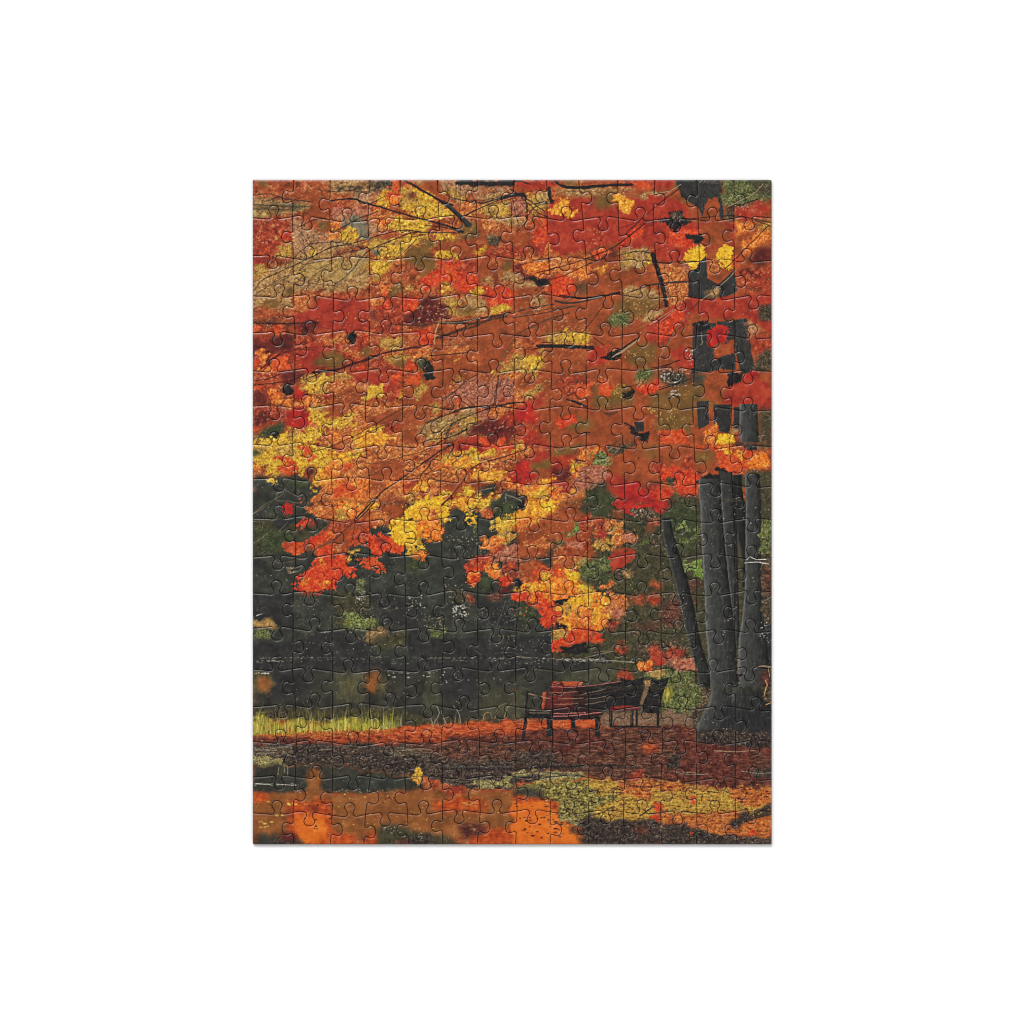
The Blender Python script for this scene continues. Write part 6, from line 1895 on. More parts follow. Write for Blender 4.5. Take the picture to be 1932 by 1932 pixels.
# ---------------- top right quarter, drawn again: large smooth leaves with toothed edges
tile(996, 340, '''
p12 ru 200 60 1058 60 1058 1085 120 1085 150 500
p10 rd 190 100 660 100 710 170 710 330 570 330 440 270 180 330 150 240
p6 td 190 56 500 52 500 72 330 84 190 86
p8 ol 350 76 430 70 430 130 330 145
p8 ol 700 60 770 60 760 120 690 110
p4 td 500 80 600 70 640 60 600 90 500 96
j yo 165 150 200 102 240 95 234 130 226 166 196 164
e yo 250 152 22 18
j yo 412 88 440 80 500 112 480 160 450 148 430 116
p8 rd 560 80 700 120 730 170 560 180
j rd 905 150 920 112 960 112 990 95 1040 130 1020 178 940 184
p ne 668 24 772 24 762 132 736 120 690 90
p tk 770 24 848 24 866 186 850 186 830 110 800 96 776 172 758 132
p6 gd 850 24 1058 24 1058 110 990 100 940 130 868 130
p4 do 960 24 1058 24 1058 90 1000 80
p4 dm 870 130 910 130 905 190 870 190
j ru 790 122 836 92 846 130 830 164 792 156
p8 rd 440 190 600 190 760 200 905 196 905 300 770 296 700 350 620 350 572 306 520 336 450 330
p8 ru 760 200 860 190 900 230 880 300 780 300
p8 rb 650 220 760 226 740 296 640 284
j bk 600 186 640 178 646 150 692 150 702 180 736 190 692 206 670 240 640 204
p4 dm 648 150 692 150 700 186 650 186
p6 or 905 200 960 190 1000 215 940 250 905 240
p6 yd 990 190 1058 180 1058 230 1010 225
p6 or 930 290 1000 230 1058 240 1058 290 960 330
p6 rk 960 330 1058 260 1058 360 960 370
j rb 440 280 530 192 548 230 486 268 440 304
p8 rd 548 200 600 230 610 300 560 310 520 280
p8 rk 300 320 400 290 440 330 340 360
p4 ro 330 320 380 290 400 310 350 345
p4 td 440 300 570 298 584 350 560 366 450 392
p yd 446 330 480 310 500 340 470 380
p ye 540 340 570 330 575 360 545 372
j bk 705 240 740 246 770 240 784 262 752 284 730 268
p4 os 600 360 720 372 724 520 640 530 610 440
p4 pk 700 350 720 350 730 390 700 400
p4 os 790 350 840 350 846 400 800 410
j yb 690 354 730 302 772 280 788 322 772 352 732 388 716 352
j yb 838 310 870 285 898 300 902 350 890 384 850 372 834 340
p ro 894 330 930 330 926 370 900 376
p tk 720 392 752 380 762 360 790 326 797 420 842 444 902 388 918 470 862 502 762 514 720 492
p ne 770 430 850 450 915 430 910 480 800 505
p4 td 800 462 842 458 846 500 806 502
j bk 930 385 1000 372 1012 396 960 412 930 408
p8 rr 920 380 1058 370 1058 480 930 470
p8 os 150 330 330 340 320 420 260 430 150 400
j or 50 372 100 350 152 358 152 402 104 402
p6 rb 160 440 200 408 250 420 262 470 220 500 170 482
j or 256 400 290 370 330 380 300 425
p yo 350 380 390 360 400 380 360 400
p8 ru 320 410 480 392 505 480 440 500 330 490
p6 do 268 440 300 440 305 490 270 486
p4 td 440 460 500 450 600 470 590 540 490 540
p6 ol 430 500 600 500 600 545 540 580 420 560
p4 td 540 560 640 540 600 590 540 600
p6 gd 400 570 470 550 502 580 450 622 400 612
j rd 556 614 640 542 730 500 776 510 704 600 660 644 600 694 548 664
p8 rb 590 620 680 540 712 570 640 650 596 676
p8 rd 776 508 1058 480 1058 640 960 580 800 580 740 556
p8 ru 690 600 740 560 800 585 740 610
p4 dm 1000 530 1058 520 1058 600 1010 590
p tk 738 604 832 600 836 792 732 806
p ne 836 596 910 590 910 790 836 790
j bk 735 604 800 590 806 622 760 640
j cr 795 640 842 608 882 622 872 662 850 704 800 692
j ru 822 690 906 670 906 722 862 730 826 744
p tk 910 588 955 580 988 800 932 806 906 700
p4 ta 958 600 1000 600 1010 650 968 670
p8 rr 960 640 1058 640 1058 760 985 730
p4 dm 985 730 1058 700 1058 800 990 800
p8 yd 140 640 330 640 330 690 260 690 140 680
p ye 170 640 320 650 320 680 250 676
p8 ru 330 640 440 640 420 730 360 760 320 700
p6 rd 330 700 400 690 390 760 310 780
j rd 650 722 692 690 738 742 738 784 680 772
j bk 364 742 402 728 440 700 452 730 420 752
p10 ol 470 690 600 680 590 760 480 780
p4 dm 600 790 700 796 734 840 640 862 610 832
p6 gd 500 800 560 780 600 800 520 850
p10 ol 556 890 740 836 862 820 850 930 760 964 556 964
p8 ru 430 780 520 790 500 840 430 850
p dk 730 800 790 800 780 850 734 860
j ru 790 834 850 790 898 800 882 850 850 900 862 930 780 900
p bk 880 800 940 800 930 850 880 860
j cr 938 834 980 790 1012 800 992 840 960 856
j rd 880 866 930 842 1000 820 1050 860 1058 940 1020 954 940 940 862 930
p8 rr 200 800 330 820 310 890 180 900
j rb 508 864 600 830 590 880 540 892
p8 ro 260 860 330 840 320 890 280 900
p10 ol 320 860 490 850 500 940 340 950
j bk 450 884 500 870 492 900 460 912
p6 ro 360 830 420 850 400 900 360 890
j bk 380 965 432 960 430 976 392 982
p10 ru 200 960 590 960 590 1085 150 1085
p10 ol 590 960 750 960 720 1070 600 1060
p10 ol 240 980 330 990 320 1040 220 1040
p6 rb 180 990 260 970 270 1000 200 1030
p8 ru 740 930 760 930 760 1060 730 1060
p6 tk 752 918 802 914 802 1010 760 1032
p4 ne 824 930 892 930 886 1046 820 1034
T 0 963 930 72 968 1085 76
p4 do 1000 940 1058 940 1058 1085 1006 1085
p4 ne 905 940 926 940 926 1040 900 1040
j bk 460 1004 500 1020 520 1050 560 1038 556 1082 520 1070
p4 tk 500 1000 540 1000 540 1040 510 1040
j or 780 1085 800 1030 830 1000 840 1020 820 1085
p4 td 880 1020 925 1010 930 1040 890 1050
j yb 830 1085 840 1050 900 1050 905 1085
p8 ro 600 1040 700 1030 720 1085 600 1085
S K 14 20 180 28 210 46 260 52 310 50 400 44 490 42
S K 22 16 156 60 160 90 172 110
S K 16 10 0 30 40 28 80 40
S K 10 6 0 60 60 95 110 130 140 150 / 60 95 70 140 66 190 / 100 120 150 110 180 104
S M 4 8 440 270 520 190 600 120 680 60
S M 6 9 100 400 250 360 360 320 440 280 540 200
S L 3 3 620 88 690 40 / 880 130 980 80 1020 40 / 640 70 560 82
S K 5 8 740 180 800 172 880 168 940 172 1058 196
S K 5 8 560 196 620 186 740 180
S K 6 8 990 186 1040 205 1058 214 / 870 140 940 120 1000 100
S M 8 6 870 380 940 310 1000 250 1040 210
S K 36 30 576 326 600 400 620 470 632 530
S K 5 8 440 326 520 310 570 318 / 600 360 700 352 760 352
S D 10 14 490 474 560 448 640 438 720 434
S Q 3 3 620 440 640 480 660 520 / 700 400 670 460 680 510 / 640 460 620 500
S L 3 3 770 510 860 440 910 390 / 800 490 850 460 / 610 590 690 530 / 560 610 660 545
S D 6 4 610 740 660 640 720 560 762 514
S L 2.5 2.5 612 736 664 636 724 556
S K 12 16 200 490 300 500 380 490 440 478
S D 5 6 10 580 140 560 260 532 / 0 660 120 600 240 560
S K 12 14 120 690 220 690 335 702
S B 7 5 290 640 340 580 390 510 / 180 700 120 760 60 860
S K 18 10 400 740 460 700 520 656
S L 4 3 410 740 470 700 520 664
S K 5 8 600 860 680 842 730 826
S K 10 5 250 912 310 936 / 640 905 680 900
S L 3 3 640 885 680 890 / 640 895 664 902
S D 4 3 220 900 260 880 / 180 940 260 930
S S 3 3 772 640 776 680 768 690
F T 50 190 56 500 90 .8 1.6 2
F Y 40 440 300 580 390 1 2
F W 26 600 780 740 860 1 2.4 1.8
F W 14 644 150 700 190 .8 1.6
F T 60 540 380 720 530 .8 1.8
F T 60 420 500 640 620 1 2.2 1.6
F T 40 180 800 330 900 1 2.6 1.8
F T 30 380 890 560 960 1 2.2
F T 50 560 960 720 1040 1 2.2
F Y 30 160 640 330 690 1 2.4
F P 26 440 180 900 300 .8 1.8
F L 40 900 360 1058 700 .7 1.6
F L 40 860 20 1058 200 .6 1.6
F S 30 870 30 1058 140 .6 1.6 2
F T 40 240 690 420 790 .8 2 1.6
F T 40 640 900 1058 960 .8 1.6
F W 8 700 720 740 770 1 2
F T 50 100 300 440 460 1 2.4 1.8
F O 20 100 340 360 500 1 2.6 1.8
F L 20 560 500 900 620 .6 1.4 1.6
F W 16 980 720 1058 1085 .6 1.4
''', 2.068)
# ------------------------------------------------------------------ die lines of the puzzle (14 columns x 18 rows)
NC, NR = 14, 18
X0, X1, Y0, Y1 = 493.4, 1507.3, 351.1, 1649.3
CO = [480]*4+[820]*5+[1160]*4            # zoom origin per vertical seam
RO = [340]*4+[660]*4+[980]*5+[1300]*4    # zoom origin per horizontal seam
# x of every vertical seam at the top edge, at the 17 horizontal seams, and at the bottom edge
VX = '''505 490 497 502 517 515 503 487 520 522 525 497 497 487 523 530 520 495 500
885 882 897 922 912 930 918 905 900 920 900 905 905 912 910 908 910 905 888
1305 1280 1300 1293 1297 1283 1255 1260 1297 1300 1300 1303 1303 1293 1300 1290 1305 1255 1237
1620 1615 1628 1643 1640 1650 1645 1640 1655 1660 1668 1678 1680 1675 1672 1670 1668 1697 1705
185 200 225 212 235 245 233 228 218 225 230 260 250 233 235 230 236 237 240
605 590 605 605 605 607 603 608 620 610 603 608 607 612 612 625 620 633 600
993 955 980 987 998 990 983 997 1020 1003 1030 1053 1010 1003 1003 1007 1007 1020 1005
1330 1335 1350 1383 1390 1385 1363 1370 1378 1377 1370 1372 1390 1390 1393 1393 1367 1367 1367
1665 1710 1742 1755 1740 1743 1760 1742 1742 1757 1755 1768 1770 1768 1768 1783 1770 1770 1765
250 257 270 303 298 293 293 305 322 322 330 330 333 325 325 330 325 310 303
640 620 650 690 675 678 680 685 697 700 700 703 705 705 700 723 703 700 713
1080 1093 1107 1103 1073 1053 1035 1053 1067 1075 1075 1080 1067 1070 1070 1077 1077 1080 1075
1470 1467 1470 1475 1480 1453 1443 1422 1450 1470 1475 1478 1475 1495 1480 1485 1480 1483 1500'''
# direction and centre (zoom y) of every vertical seam's tab, rows 1..18
VT = '''L238 L660 R1105 L1445 R125 L540 R890 L1285 R1700 L355 R725 L1130 R1520 L230 R590 L990 R1355 L1710
L315 R660 L1070 R1490 L155 L520 L960 R1325 L1695 R380 R760 R1135 L1525 L215 L610 R1000 L1385 R1720
L255 L720 R1105 L1490 R140 L520 R935 L1310 R1740 L380 R730 L1165 R1560 L235 R605 L1005 R1385 R1745
L270 R660 L1090 R1495 L150 R565 L930 R1340 R1690 R375 L810 R1145 L1570 R265 R630 R1016 L1390 L1725
R245 L645 R1105 R1455 L175 L570 L935 L1335 R1700 L355 R735 L1145 R1520 L235 R590 L965 R1350 L1680
L235 L685 L1095 R1450 L190 R560 L960 R1340 L1735 R405 L790 R1165 L1560 R240 L605 R995 L1355 R1695
L255 L660 R1090 L1510 R160 L560 R965 L1340 R1712 L380 L775 L1165 L1575 L230 R610 L945 R1340 L1695
L235 R680 L1105 R1475 L195 R590 L940 R1365 L1720 R380 L770 R1150 L1535 R240 L605 R960 L1345 R1720
R250 L645 R1100 L1465 R185 L585 L945 L1345 R1715 L360 R745 L1155 R1580 L230 R610 L985 R1370 L1715
L250 R700 L1060 R1500 L170 R575 L960 R1360 L1745 R385 L760 R1195 L1560 R255 L605 R990 L1360 R1730
R265 R670 R1105 L1480 R150 L545 R965 L1360 R1745 L395 R755 L1185 R1580 L240 R605 L980 R1365 L1715
L280 R685 L1070 R1510 L165 R555 L960 R1355 L1705 R395 L750 R1205 L1575 R250 L605 R965 L1345 R1720
R270 L645 R1125 L1480 R200 L580 R965 R1360 R1720 L385 R760 L1160 R1595 L245 R635 L985 R1340 L1725'''
# y of every horizontal seam at the left edge, the 13 vertical seams and the right edge
HY = '''460 447 480 487 470 450 455 452 465 473 460 480 480 465 458
855 885 880 880 883 888 870 888 885 888 905 925 915 905 905
1277 1275 1303 1305 1297 1287 1265 1292 1270 1300 1270 1298 1305 1300 1278
1665 1673 1653 1653 1660 1690 1690 1690 1680 1670 1687 1680 1686 1698 1718
345 335 347 340 347 335 355 340 358 350 330 320 335 355 352
715 737 697 705 712 740 723 737 730 740 737 735 733 745 757
1115 1107 1155 1145 1143 1115 1130 1118 1140 1130 1150 1143 1155 1143 1140
1478 1487 1475 1475 1487 1500 1507 1520 1525 1515 1530 1525 1535 1535 1555
172 155 200 203 195 175 167 180 190 190 193 192 210 193 187
580 580 552 550 565 583 580 590 580 580 560 572 560 575 587
957 947 978 972 987 940 957 945 960 955 968 958 980 952 943
1325 1327 1347 1345 1335 1350 1345 1350 1345 1345 1360 1375 1367 1350 1357
1755 1750 1777 1775 1775 1740 1760 1750 1765 1755 1770 1755 1785 1750 1755
433 420 420 405 415 430 455 430 455 440 445 430 455 435 467
795 800 805 830 813 800 790 800 800 803 795 805 800 810 797
1170 1165 1175 1165 1175 1175 1165 1165 1165 1175 1190 1190 1205 1180 1193
1545 1540 1570 1560 1558 1525 1540 1525 1535 1535 1535 1540 1545 1530 1530'''
# x of every horizontal seam's tab (zoom of its column); tabs point up where seam+column is even
HT = '''295 640 1062 1435 1832 395 775 1152 1543 97 485 855 1242 1627
285 670 1055 1440 1815 373 765 1140 1520 85 480 850 1272 1607
355 697 1120 1490 1888 447 832 1210 1597 152 537 907 1300 1678
332 675 1095 1470 1865 425 805 1187 1567 125 505 888 1262 1662
297 685 1068 1447 1830 383 775 1148 1530 92 490 853 1275 1615
297 640 1062 1428 1825 385 765 1148 1528 92 468 848 1228 1617
300 640 1065 1428 1832 385 770 1147 1535 88 475 848 1230 1615
345 690 1110 1475 1875 438 818 1197 1585 140 518 897 1278 1670
350 690 1112 1478 1875 435 815 1197 1585 138 520 890 1276 1662
330 672 1100 1467 1865 423 805 1183 1565 125 505 885 1265 1650
327 668 1092 1455 1862 415 798 1178 1565 122 500 880 1262 1645
327 717 1100 1477 1860 418 803 1183 1563 127 520 885 1307 1650
312 655 1078 1440 1845 400 785 1162 1547 100 485 858 1247 1632
378 725 1142 1515 1910 470 853 1232 1612 170 555 932 1310 1700
367 705 1130 1500 1895 455 835 1212 1600 157 540 910 1297 1683
345 740 1125 1500 1885 440 828 1210 1585 150 545 910 1332 1672
330 668 1095 1460 1862 418 808 1180 1570 125 507 882 1267 1650'''
HO = [480]*5+[820]*4+[1160]*5
def _nums(t): return [[float(q) for q in l.split()] for l in t.splitlines()]
vx, hy, ht = _nums(VX), _nums(HY), _nums(HT)
vt = [l.split() for l in VT.splitlines()]
N = np.zeros((NR+1, NC+1, 2))
for r in range(NR+1):
    for c in range(NC+1):
        x = X0 if c == 0 else X1 if c == NC else vx[c-1][r]/TS+CO[c-1]
        if r == 0: y = Y0
        elif r == NR: y = Y1
        else:
            hx = hy[r-1]; y = hx[c]/TS+RO[r-1]
        N[r, c] = x, y
prg = np.random.default_rng(5)
HP = [(-21, -2.0), (-14, -3.1), (-9.3, -2.9), (-6.7, -1.1), (-5.5, 2.4), (-6.0, 6), (-8.6, 10), (-10.1, 14.8), (-8.6, 19.8), (-4.8, 22.8), (0, 23.7)]
VP = [(-15, 0), (-12.4, .1), (-10.2, .9), (-9.0, 3), (-9.2, 5.6), (-10.8, 9), (-11.7, 13), (-10.3, 17.4), (-6.2, 20.6), (0, 21.8)]
def seam(A, B, tc, sg, prof, horiz):
    # local frame: u along the seam (x or y), h across it
    u0, u1 = (A[0], B[0]) if horiz else (A[1], B[1])
    a0, a1 = (A[1], B[1]) if horiz else (A[0], B[0])
    sh, sw, sk = prg.normal(1, .02), prg.normal(1, .025), prg.normal(0, .035)
    half = [(u*sw, h*sh) for u, h in prof]
    P = half+[(-u, h) for u, h in half[-2::-1]]
    pts = []
    lim = (abs(u0-tc), abs(u1-tc))
    for u, h in P:
        if u < -lim[0]+3 or u > lim[1]-3: continue
        uu = tc+u+sk*max(h, 0)*(1 if horiz else .6)
        t = (tc+u-u0)/(u1-u0); base = a0+(a1-a0)*np.clip(t, 0, 1)
        if h > 0 and abs(u) < 12: base = .4*base+.6*(a0+(a1-a0)*np.clip((tc-u0)/(u1-u0), 0, 1))
        pts.append((uu, base+sg*h) if horiz else (base+sg*h, uu))
    full = [tuple(A)]+pts+[tuple(B)]
    S = spline(full, 5)
    # even spacing
    d = np.r_[0, np.cumsum(np.hypot(*np.diff(S, axis=0).T))]
    n = max(8, int(d[-1]/1.25))
    return np.stack([np.interp(np.linspace(0, d[-1], n+1), d, S[:, k]) for k in (0, 1)], 1)
EH, EV = {}, {}
for r in range(NR+1):
    for c in range(NC):
        A, B = N[r, c], N[r, c+1]
        if r in (0, NR): EH[r, c] = np.array([A, (A+B)/2, B]); continue
        tc = ht[r-1][c]/TS+HO[c]
        EH[r, c] = seam(A, B, tc, -1 if (r+c+1) % 2 == 0 else 1, HP, True)
for c in range(NC+1):
    for r in range(NR):
        A, B = N[r, c], N[r+1, c]
        if c in (0, NC): EV[r, c] = np.array([A, (A+B)/2, B]); continue
        s = vt[c-1][r]; yo = 340 if r < 4 else 660 if r < 9 else 980 if r < 13 else 1300
        EV[r, c] = seam(A, B, float(s[1:])/TS+yo, -1 if s[0] == 'L' else 1, VP, False)
# pressed relief along every die line: distance to the nearest seam, as a height map for the bump
SC = 2
DM = np.full((PH*SC, PW*SC), 99., np.float32)
def _dist(S, rad=8.0):
    for (ax, ay), (bx, by) in zip(S[:-1], S[1:]):
        xa, xb = int((min(ax, bx)-OX-rad)*SC), int((max(ax, bx)-OX+rad)*SC)+1
        ya, yb = int((min(ay, by)-OY-rad)*SC), int((max(ay, by)-OY+rad)*SC)+1
        xa, ya, xb, yb = max(xa, 0), max(ya, 0), min(xb, PW*SC), min(yb, PH*SC)
        if xb <= xa or yb <= ya: continue
        Y = (np.arange(ya, yb)[:, None]+.5)/SC+OY; X = (np.arange(xa, xb)[None, :]+.5)/SC+OX
        dx, dy = bx-ax, by-ay
        t = np.clip(((X-ax)*dx+(Y-ay)*dy)/(dx*dx+dy*dy+1e-9), 0, 1)
        d = np.hypot(X-ax-t*dx, Y-ay-t*dy)
        DM[ya:yb, xa:xb] = np.minimum(DM[ya:yb, xa:xb], d)
for e in list(EH.values())+list(EV.values()): _dist(e[::3] if len(e) > 6 and (len(e)-1) % 3 == 0 else np.vstack([e[:-1:3], e[-1:]]) if len(e) > 6 else e)
# ------------------------------------------------------------------ scene
import bpy
U = .00025                                   # metres per photograph pixel (a 254 mm wide puzzle)
THK = 6.0                                    # thickness, in the same pixels
def w(p): return ((p[0]-1000.0)*U, (1000.0-p[1])*U)
scn = bpy.context.scene
col = scn.collection
paint_all()
# ---- materials
FLOOR = 1.0
KLIT = 1.27                                  # light level on the sheet: print reflectance = picture / KLIT
def to_lin(a):
    a = np.clip(a/255., 0, 1)
    return np.where(a <= .04045, a/12.92, ((a+.055)/1.055)**2.4)
def mem_image(name, arr):
    h, wd = arr.shape[:2]
    im = bpy.data.images.new(name, wd, h, alpha=False, float_buffer=True, is_data=True)
    px = np.ones((h, wd, 4), np.float32)
    px[..., :3] = arr if arr.ndim == 3 else arr[..., None]
    im.pixels.foreach_set(px[::-1].ravel()); im.update(); im.pack()
    return im
def blur3(a, k): return np.stack([blur(a[..., i], k) for i in range(3)], 2)
PIC = np.clip(IMG+(IMG-blur3(IMG, 3))*.45, 18, 255)
print_im = mem_image('printed_autumn_picture', (np.maximum(to_lin(PIC)-.010, .002)/KLIT).astype(np.float32))
hgt = 1-np.exp(-(np.clip(DM, 0, 12)/2.4)**1.6)
relief_im = mem_image('pressed_edge_relief', hgt.astype(np.float32))
def mat(name, base=(.5, .5, .5), rough=.5):
    m = bpy.data.materials.new(name); m.use_nodes = True
    b = m.node_tree.nodes['Principled BSDF']
    b.inputs['Base Color'].default_value = (*base, 1); b.inputs['Roughness'].default_value = rough
    return m, m.node_tree, b
mp, nt, b = mat('printed_paper', rough=.3)
uv = nt.nodes.new('ShaderNodeUVMap'); uv.uv_map = 'print'
ti = nt.nodes.new('ShaderNodeTexImage'); ti.image = print_im; ti.interpolation = 'Linear'; ti.extension = 'EXTEND'
tr = nt.nodes.new('ShaderNodeTexImage'); tr.image = relief_im; tr.interpolation = 'Cubic'; tr.extension = 'EXTEND'
nz = nt.nodes.new('ShaderNodeTexNoise'); nz.inputs['Scale'].default_value = 900; nz.inputs['Detail'].default_value = 3
tc = nt.nodes.new('ShaderNodeTexCoord')
mx = nt.nodes.new('ShaderNodeMath'); mx.operation = 'MULTIPLY_ADD'; mx.inputs[1].default_value = .03
bp = nt.nodes.new('ShaderNodeBump'); bp.inputs['Strength'].default_value = 1.0; bp.inputs['Distance'].default_value = 1.25*U
L = nt.links.new
L(uv.outputs[0], ti.inputs[0]); L(uv.outputs[0], tr.inputs[0]); L(tc.outputs['Object'], nz.inputs['Vector'])
L(ti.outputs['Color'], b.inputs['Base Color'])
L(nz.outputs[0], mx.inputs[0]); L(tr.outputs['Color'], mx.inputs[2]); L(mx.outputs[0], bp.inputs['Height']); L(bp.outputs[0], b.inputs['Normal'])
b.inputs['Specular IOR Level'].default_value = .4
mc, ntc, bc = mat('grey_board', (.10, .075, .06), .9)
nn = ntc.nodes.new('ShaderNodeTexNoise'); nn.inputs['Scale'].default_value = 2500
rp = ntc.nodes.new('ShaderNodeValToRGB'); rp.color_ramp.elements[0].color = (.03, .022, .018, 1); rp.color_ramp.elements[1].color = (.06, .046, .038, 1)
ntc.links.new(nn.outputs[0], rp.inputs[0]); ntc.links.new(rp.outputs[0], bc.inputs['Base Color'])
mf, ntf, bf = mat('white_sheet', (.86, .86, .86), .9)
bf.inputs['Specular IOR Level'].default_value = 0.1
nf = ntf.nodes.new('ShaderNodeTexNoise'); nf.inputs['Scale'].default_value = 6
rf = ntf.nodes.new('ShaderNodeValToRGB'); rf.color_ramp.elements[0].color = (.862, .862, .862, 1); rf.color_ramp.elements[1].color = (.872, .872, .872, 1)
ntf.links.new(nf.outputs[0], rf.inputs[0]); ntf.links.new(rf.outputs[0], bf.inputs['Base Color'])
# ---- the white sheet the puzzle lies on
me = bpy.data.meshes.new('backdrop')
S = 1.2
me.from_pydata([(-S, -S, 0), (S, -S, 0), (S, S, 0), (-S, S, 0)], [], [(0, 1, 2, 3)])
me.materials.append(mf)
fl = bpy.data.objects.new('backdrop', me); col.objects.link(fl); fl['kind'] = 'structure'
# ---- labels: what is printed on the piece, then where it sits
ORD = 'first second third fourth fifth sixth seventh eighth ninth tenth eleventh twelfth thirteenth fourteenth fifteenth sixteenth seventeenth eighteenth'.split()
def look(r, c, px):
    p = px.reshape(-1, 3); R, G, B = p[:, 0], p[:, 1], p[:, 2]
    sat = p.max(1)-p.min(1); f = {}
    f['yellow'] = ((R > 170) & (G > 125) & (G > R*.62) & (B < 120)).mean()*1.5
    f['red'] = ((R > 120) & (G < R*.41)).mean()*1.15
    f['orange'] = ((R > 180) & (G >= R*.38) & (G <= R*.66)).mean()*1.1
    f['rust'] = ((R > 105) & (R <= 185) & (G >= R*.40) & (G < R*.66) & (sat > 50)).mean()*.9
    f['olive'] = ((sat > 18) & (G >= R*.70) & (R < 140) & (R > 66)).mean()*1.2
    f['dark grey'] = ((sat <= 30) & (R < 100)).mean()
    k = sorted(f, key=f.get, reverse=True)
    return k[0], (k[1] if f[k[1]] > .16 else None)
SPECIAL = {(14, 8): 'end of the dark bench', (14, 9): 'red-brown backrest slats of the bench', (14, 10): 'curved dark backrest of the bench', (14, 11): 'high back of the second bench',
           (15, 8): 'front bench legs on red leaves', (15, 9): 'bench seat slats and short legs', (15, 10): 'thin legs under the benches',
           (15, 0): 'yellow-green reeds over orange bank', (15, 1): 'tall yellow reeds and dark water', (15, 2): 'dense yellow reeds by the bank', (15, 3): 'last yellow reeds on the red bank'}
def describe(r, c, px):
    if (r, c) in SPECIAL: s = SPECIAL[r, c]
    else:
        a, b2 = look(r, c, px)
        trunk = c >= 12 and a in ('dark grey', 'olive') or b2 == 'dark grey' and c >= 12
        if trunk: what = 'tree trunks'
        elif r <= 9: what = 'leaves' if a != 'dark grey' else 'gaps between leaves'
        elif r <= 13: what = 'lake shore' if a in ('dark grey', 'olive') and c < 9 else 'leaves'
        elif r == 14: what = 'lake water' if c < 8 else 'bushes'
        elif r == 15: what = 'leafy bank'
        elif r == 16: what = 'muddy leaf bank'
        else: what = 'water reflections' if c < 8 else 'fallen leaves'
        if r == 16 and False: pass
        s = (a+' and '+b2 if b2 else 'mostly '+a)+' '+what
    edge = ' corner' if r in (0, NR-1) and c in (0, NC-1) else ' border' if r in (0, NR-1) or c in (0, NC-1) else ''
    return s+edge+' piece, '+ORD[r]+' row down, '+ORD[c]+' from left'
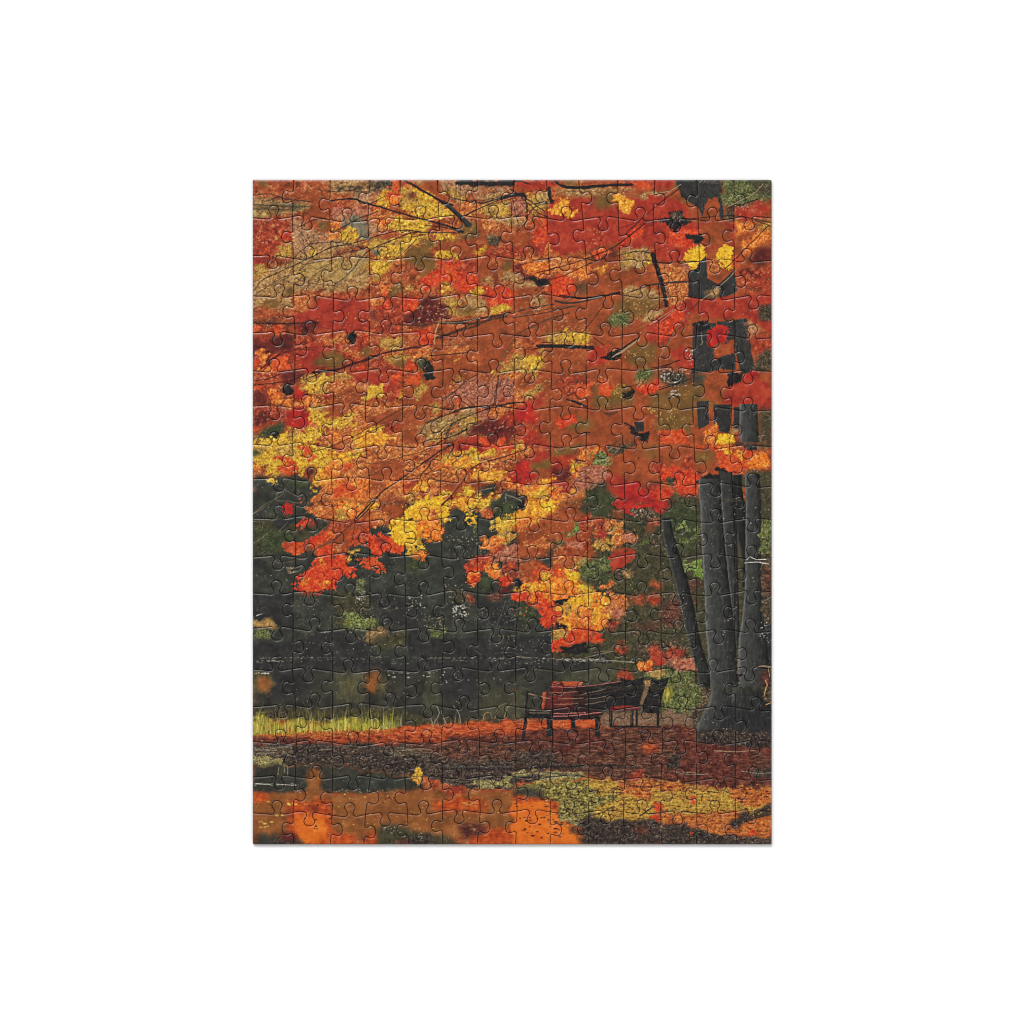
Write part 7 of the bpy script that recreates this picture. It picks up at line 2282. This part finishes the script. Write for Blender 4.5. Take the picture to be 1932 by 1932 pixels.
# ---- one piece, a thing of its own
def ring(P, d, z):
    # move the outline inwards by d, mitred at the corners
    a = P-np.roll(P, 1, 0); b = np.roll(P, -1, 0)-P
    a /= np.linalg.norm(a, axis=1, keepdims=True)+1e-9; b /= np.linalg.norm(b, axis=1, keepdims=True)+1e-9
    n = np.stack([a[:, 1]+b[:, 1], -a[:, 0]-b[:, 0]], 1); n /= np.linalg.norm(n, axis=1, keepdims=True)+1e-9
    cs = np.clip(n[:, 0]*a[:, 1]-n[:, 1]*a[:, 0], .6, 1)
    return np.c_[P+n*(d/cs)[:, None], np.full(len(P), z)]
def piece(r, c):
    top, rt, bot, lf = EH[r, c], EV[r, c+1], EH[r+1, c][::-1], EV[r, c][::-1]
    def trim(E):                               # keep the corner, drop the points crowding it
        m = np.minimum(np.hypot(*(E-E[0]).T), np.hypot(*(E-E[-1]).T)) > 2.6; m[0] = True; m[-1] = False
        return E[m]
    P = np.vstack([trim(top), trim(rt), trim(bot), trim(lf)])
    # rounded outer corners of the sheet
    for (cx, cy, sx, sy) in ((X0, Y0, 1, 1), (X1, Y0, -1, 1), (X0, Y1, 1, -1), (X1, Y1, -1, -1)):
        i = np.where((abs(P[:, 0]-cx) < .01) & (abs(P[:, 1]-cy) < .01))[0]
        if len(i) and ((c == 0 and cx == X0) or (c == NC-1 and cx == X1)) and ((r == 0 and cy == Y0) or (r == NR-1 and cy == Y1)):
            i = i[0]; q0, q1 = P[i-1], P[(i+1) % len(P)]
            e0 = P[i]+(q0-P[i])/np.linalg.norm(q0-P[i])*3; e1 = P[i]+(q1-P[i])/np.linalg.norm(q1-P[i])*3
            arc = [(1-t)**2*e0+2*t*(1-t)*P[i]+t*t*e1 for t in np.linspace(0, 1, 6)]
            P = np.vstack([P[:i], arc, P[i+1:]])
    # orientation: interior must lie along +normal
    A = np.sum(P[:, 0]*np.roll(P[:, 1], -1)-np.roll(P[:, 0], -1)*P[:, 1])
    if A > 0: P = P[::-1]
    n = len(P)
    rings = [ring(P, .03, 0), ring(P, .03, THK-3.2), ring(P, GAP, THK-.8), ring(P, GAP+.35, THK-.25), ring(P, GAP+.9, THK)]
    ctr = N[r:r+2, c:c+2].reshape(-1, 2).mean(0); cx, cy = w(ctr)
    V = np.vstack(rings)
    verts = [((x-1000)*U-cx, (1000-y)*U-cy, z*U) for x, y, z in V]
    faces = []
    for k in range(len(rings)-1):
        for i in range(n):
            j = (i+1) % n
            faces.append((k*n+i, k*n+j, (k+1)*n+j, (k+1)*n+i))
    faces.append(tuple(range((len(rings)-1)*n, len(rings)*n)))
    faces.append(tuple(range(n-1, -1, -1)))
    me = bpy.data.meshes.new('puzzle_piece')
    me.from_pydata(verts, [], faces)
    me.materials.append(mp); me.materials.append(mc)
    mi = np.zeros(len(faces), np.int32); mi[:2*n] = 1; mi[-1] = 1
    me.polygons.foreach_set('material_index', mi)
    sm = np.zeros(len(faces), bool); sm[2*n:4*n] = True
    me.polygons.foreach_set('use_smooth', sm)
    ul = me.uv_layers.new(name='print')
    vi = np.zeros(len(me.loops), np.int32); me.loops.foreach_get('vertex_index', vi)
    uvs = np.stack([(V[vi, 0]-OX)/PW, 1-(V[vi, 1]-OY)/PH], 1).astype(np.float32)
    ul.data.foreach_set('uv', uvs.ravel())
    me.update()
    nrm = me.polygons[len(faces)-2].normal
    if nrm.z < 0: me.flip_normals()
    o = bpy.data.objects.new('puzzle_piece', me); o.location = (cx, cy, 0.0002); col.objects.link(o)
    x0, x1 = int(N[r, c, 0]-OX)+6, int(N[r, c+1, 0]-OX)-6; y0, y1 = int(N[r, c, 1]-OY)+6, int(N[r+1, c, 1]-OY)-6
    o['label'] = describe(r, c, PIC[max(y0, 0):y1, max(x0, 0):x1])
    o['category'] = 'puzzle piece'; o['group'] = 'interlocking pieces of the assembled autumn puzzle'
    return o
GAP = .52
for r in range(NR):
    for c in range(NC): piece(r, c)
# ---- light: a big softbox up and to the left, a weak one opposite, a faint even room
def softbox(name, d, size, power, tgt=(0, 0, 0)):
    l = bpy.data.lights.new(name, 'AREA'); l.shape = 'SQUARE'; l.size = size; l.energy = power; l.color = (1, 1, 1)
    o = bpy.data.objects.new(name, l); o.location = d; col.objects.link(o)
    import mathutils
    v = mathutils.Vector(tgt)-o.location; o.rotation_euler = v.to_track_quat('-Z', 'Y').to_euler()
    return o
def pol(dist, off, az):                       # off = angle from straight up, az clockwise from the picture's top
    a, z = math.radians(az), math.radians(off)
    return (dist*math.sin(z)*math.sin(a), dist*math.sin(z)*math.cos(a), dist*math.cos(z))
softbox('softbox_key', pol(9, 52, -36), 8.0, 745)
softbox('softbox_strip', pol(9, 46, -10), 2.2, 330)
softbox('softbox_fill', pol(9, 54, 130), 7.0, 350)
wd = bpy.data.worlds.new('World'); scn.world = wd; wd.use_nodes = True
bg = wd.node_tree.nodes['Background']; bg.inputs[0].default_value = (1, 1, 1, 1); bg.inputs[1].default_value = .315
# ---- camera: straight above, framed on 2000 px = 0.5 m
cd = bpy.data.cameras.new('camera'); cam = bpy.data.objects.new('camera', cd); col.objects.link(cam)
cd.lens = 120; cd.sensor_width = 36; cd.clip_end = 100
cam.location = (0, 0, .5*120/36+THK*U); scn.camera = cam
scn.view_settings.view_transform = 'Standard'; scn.view_settings.look = 'None'
scn.view_settings.exposure = 0; scn.view_settings.gamma = 1; scn.view_settings.use_curve_mapping = False
scn.render.film_transparent = False
scn.cycles.max_bounces = 6
scn.cycles.filter_width = 1.1
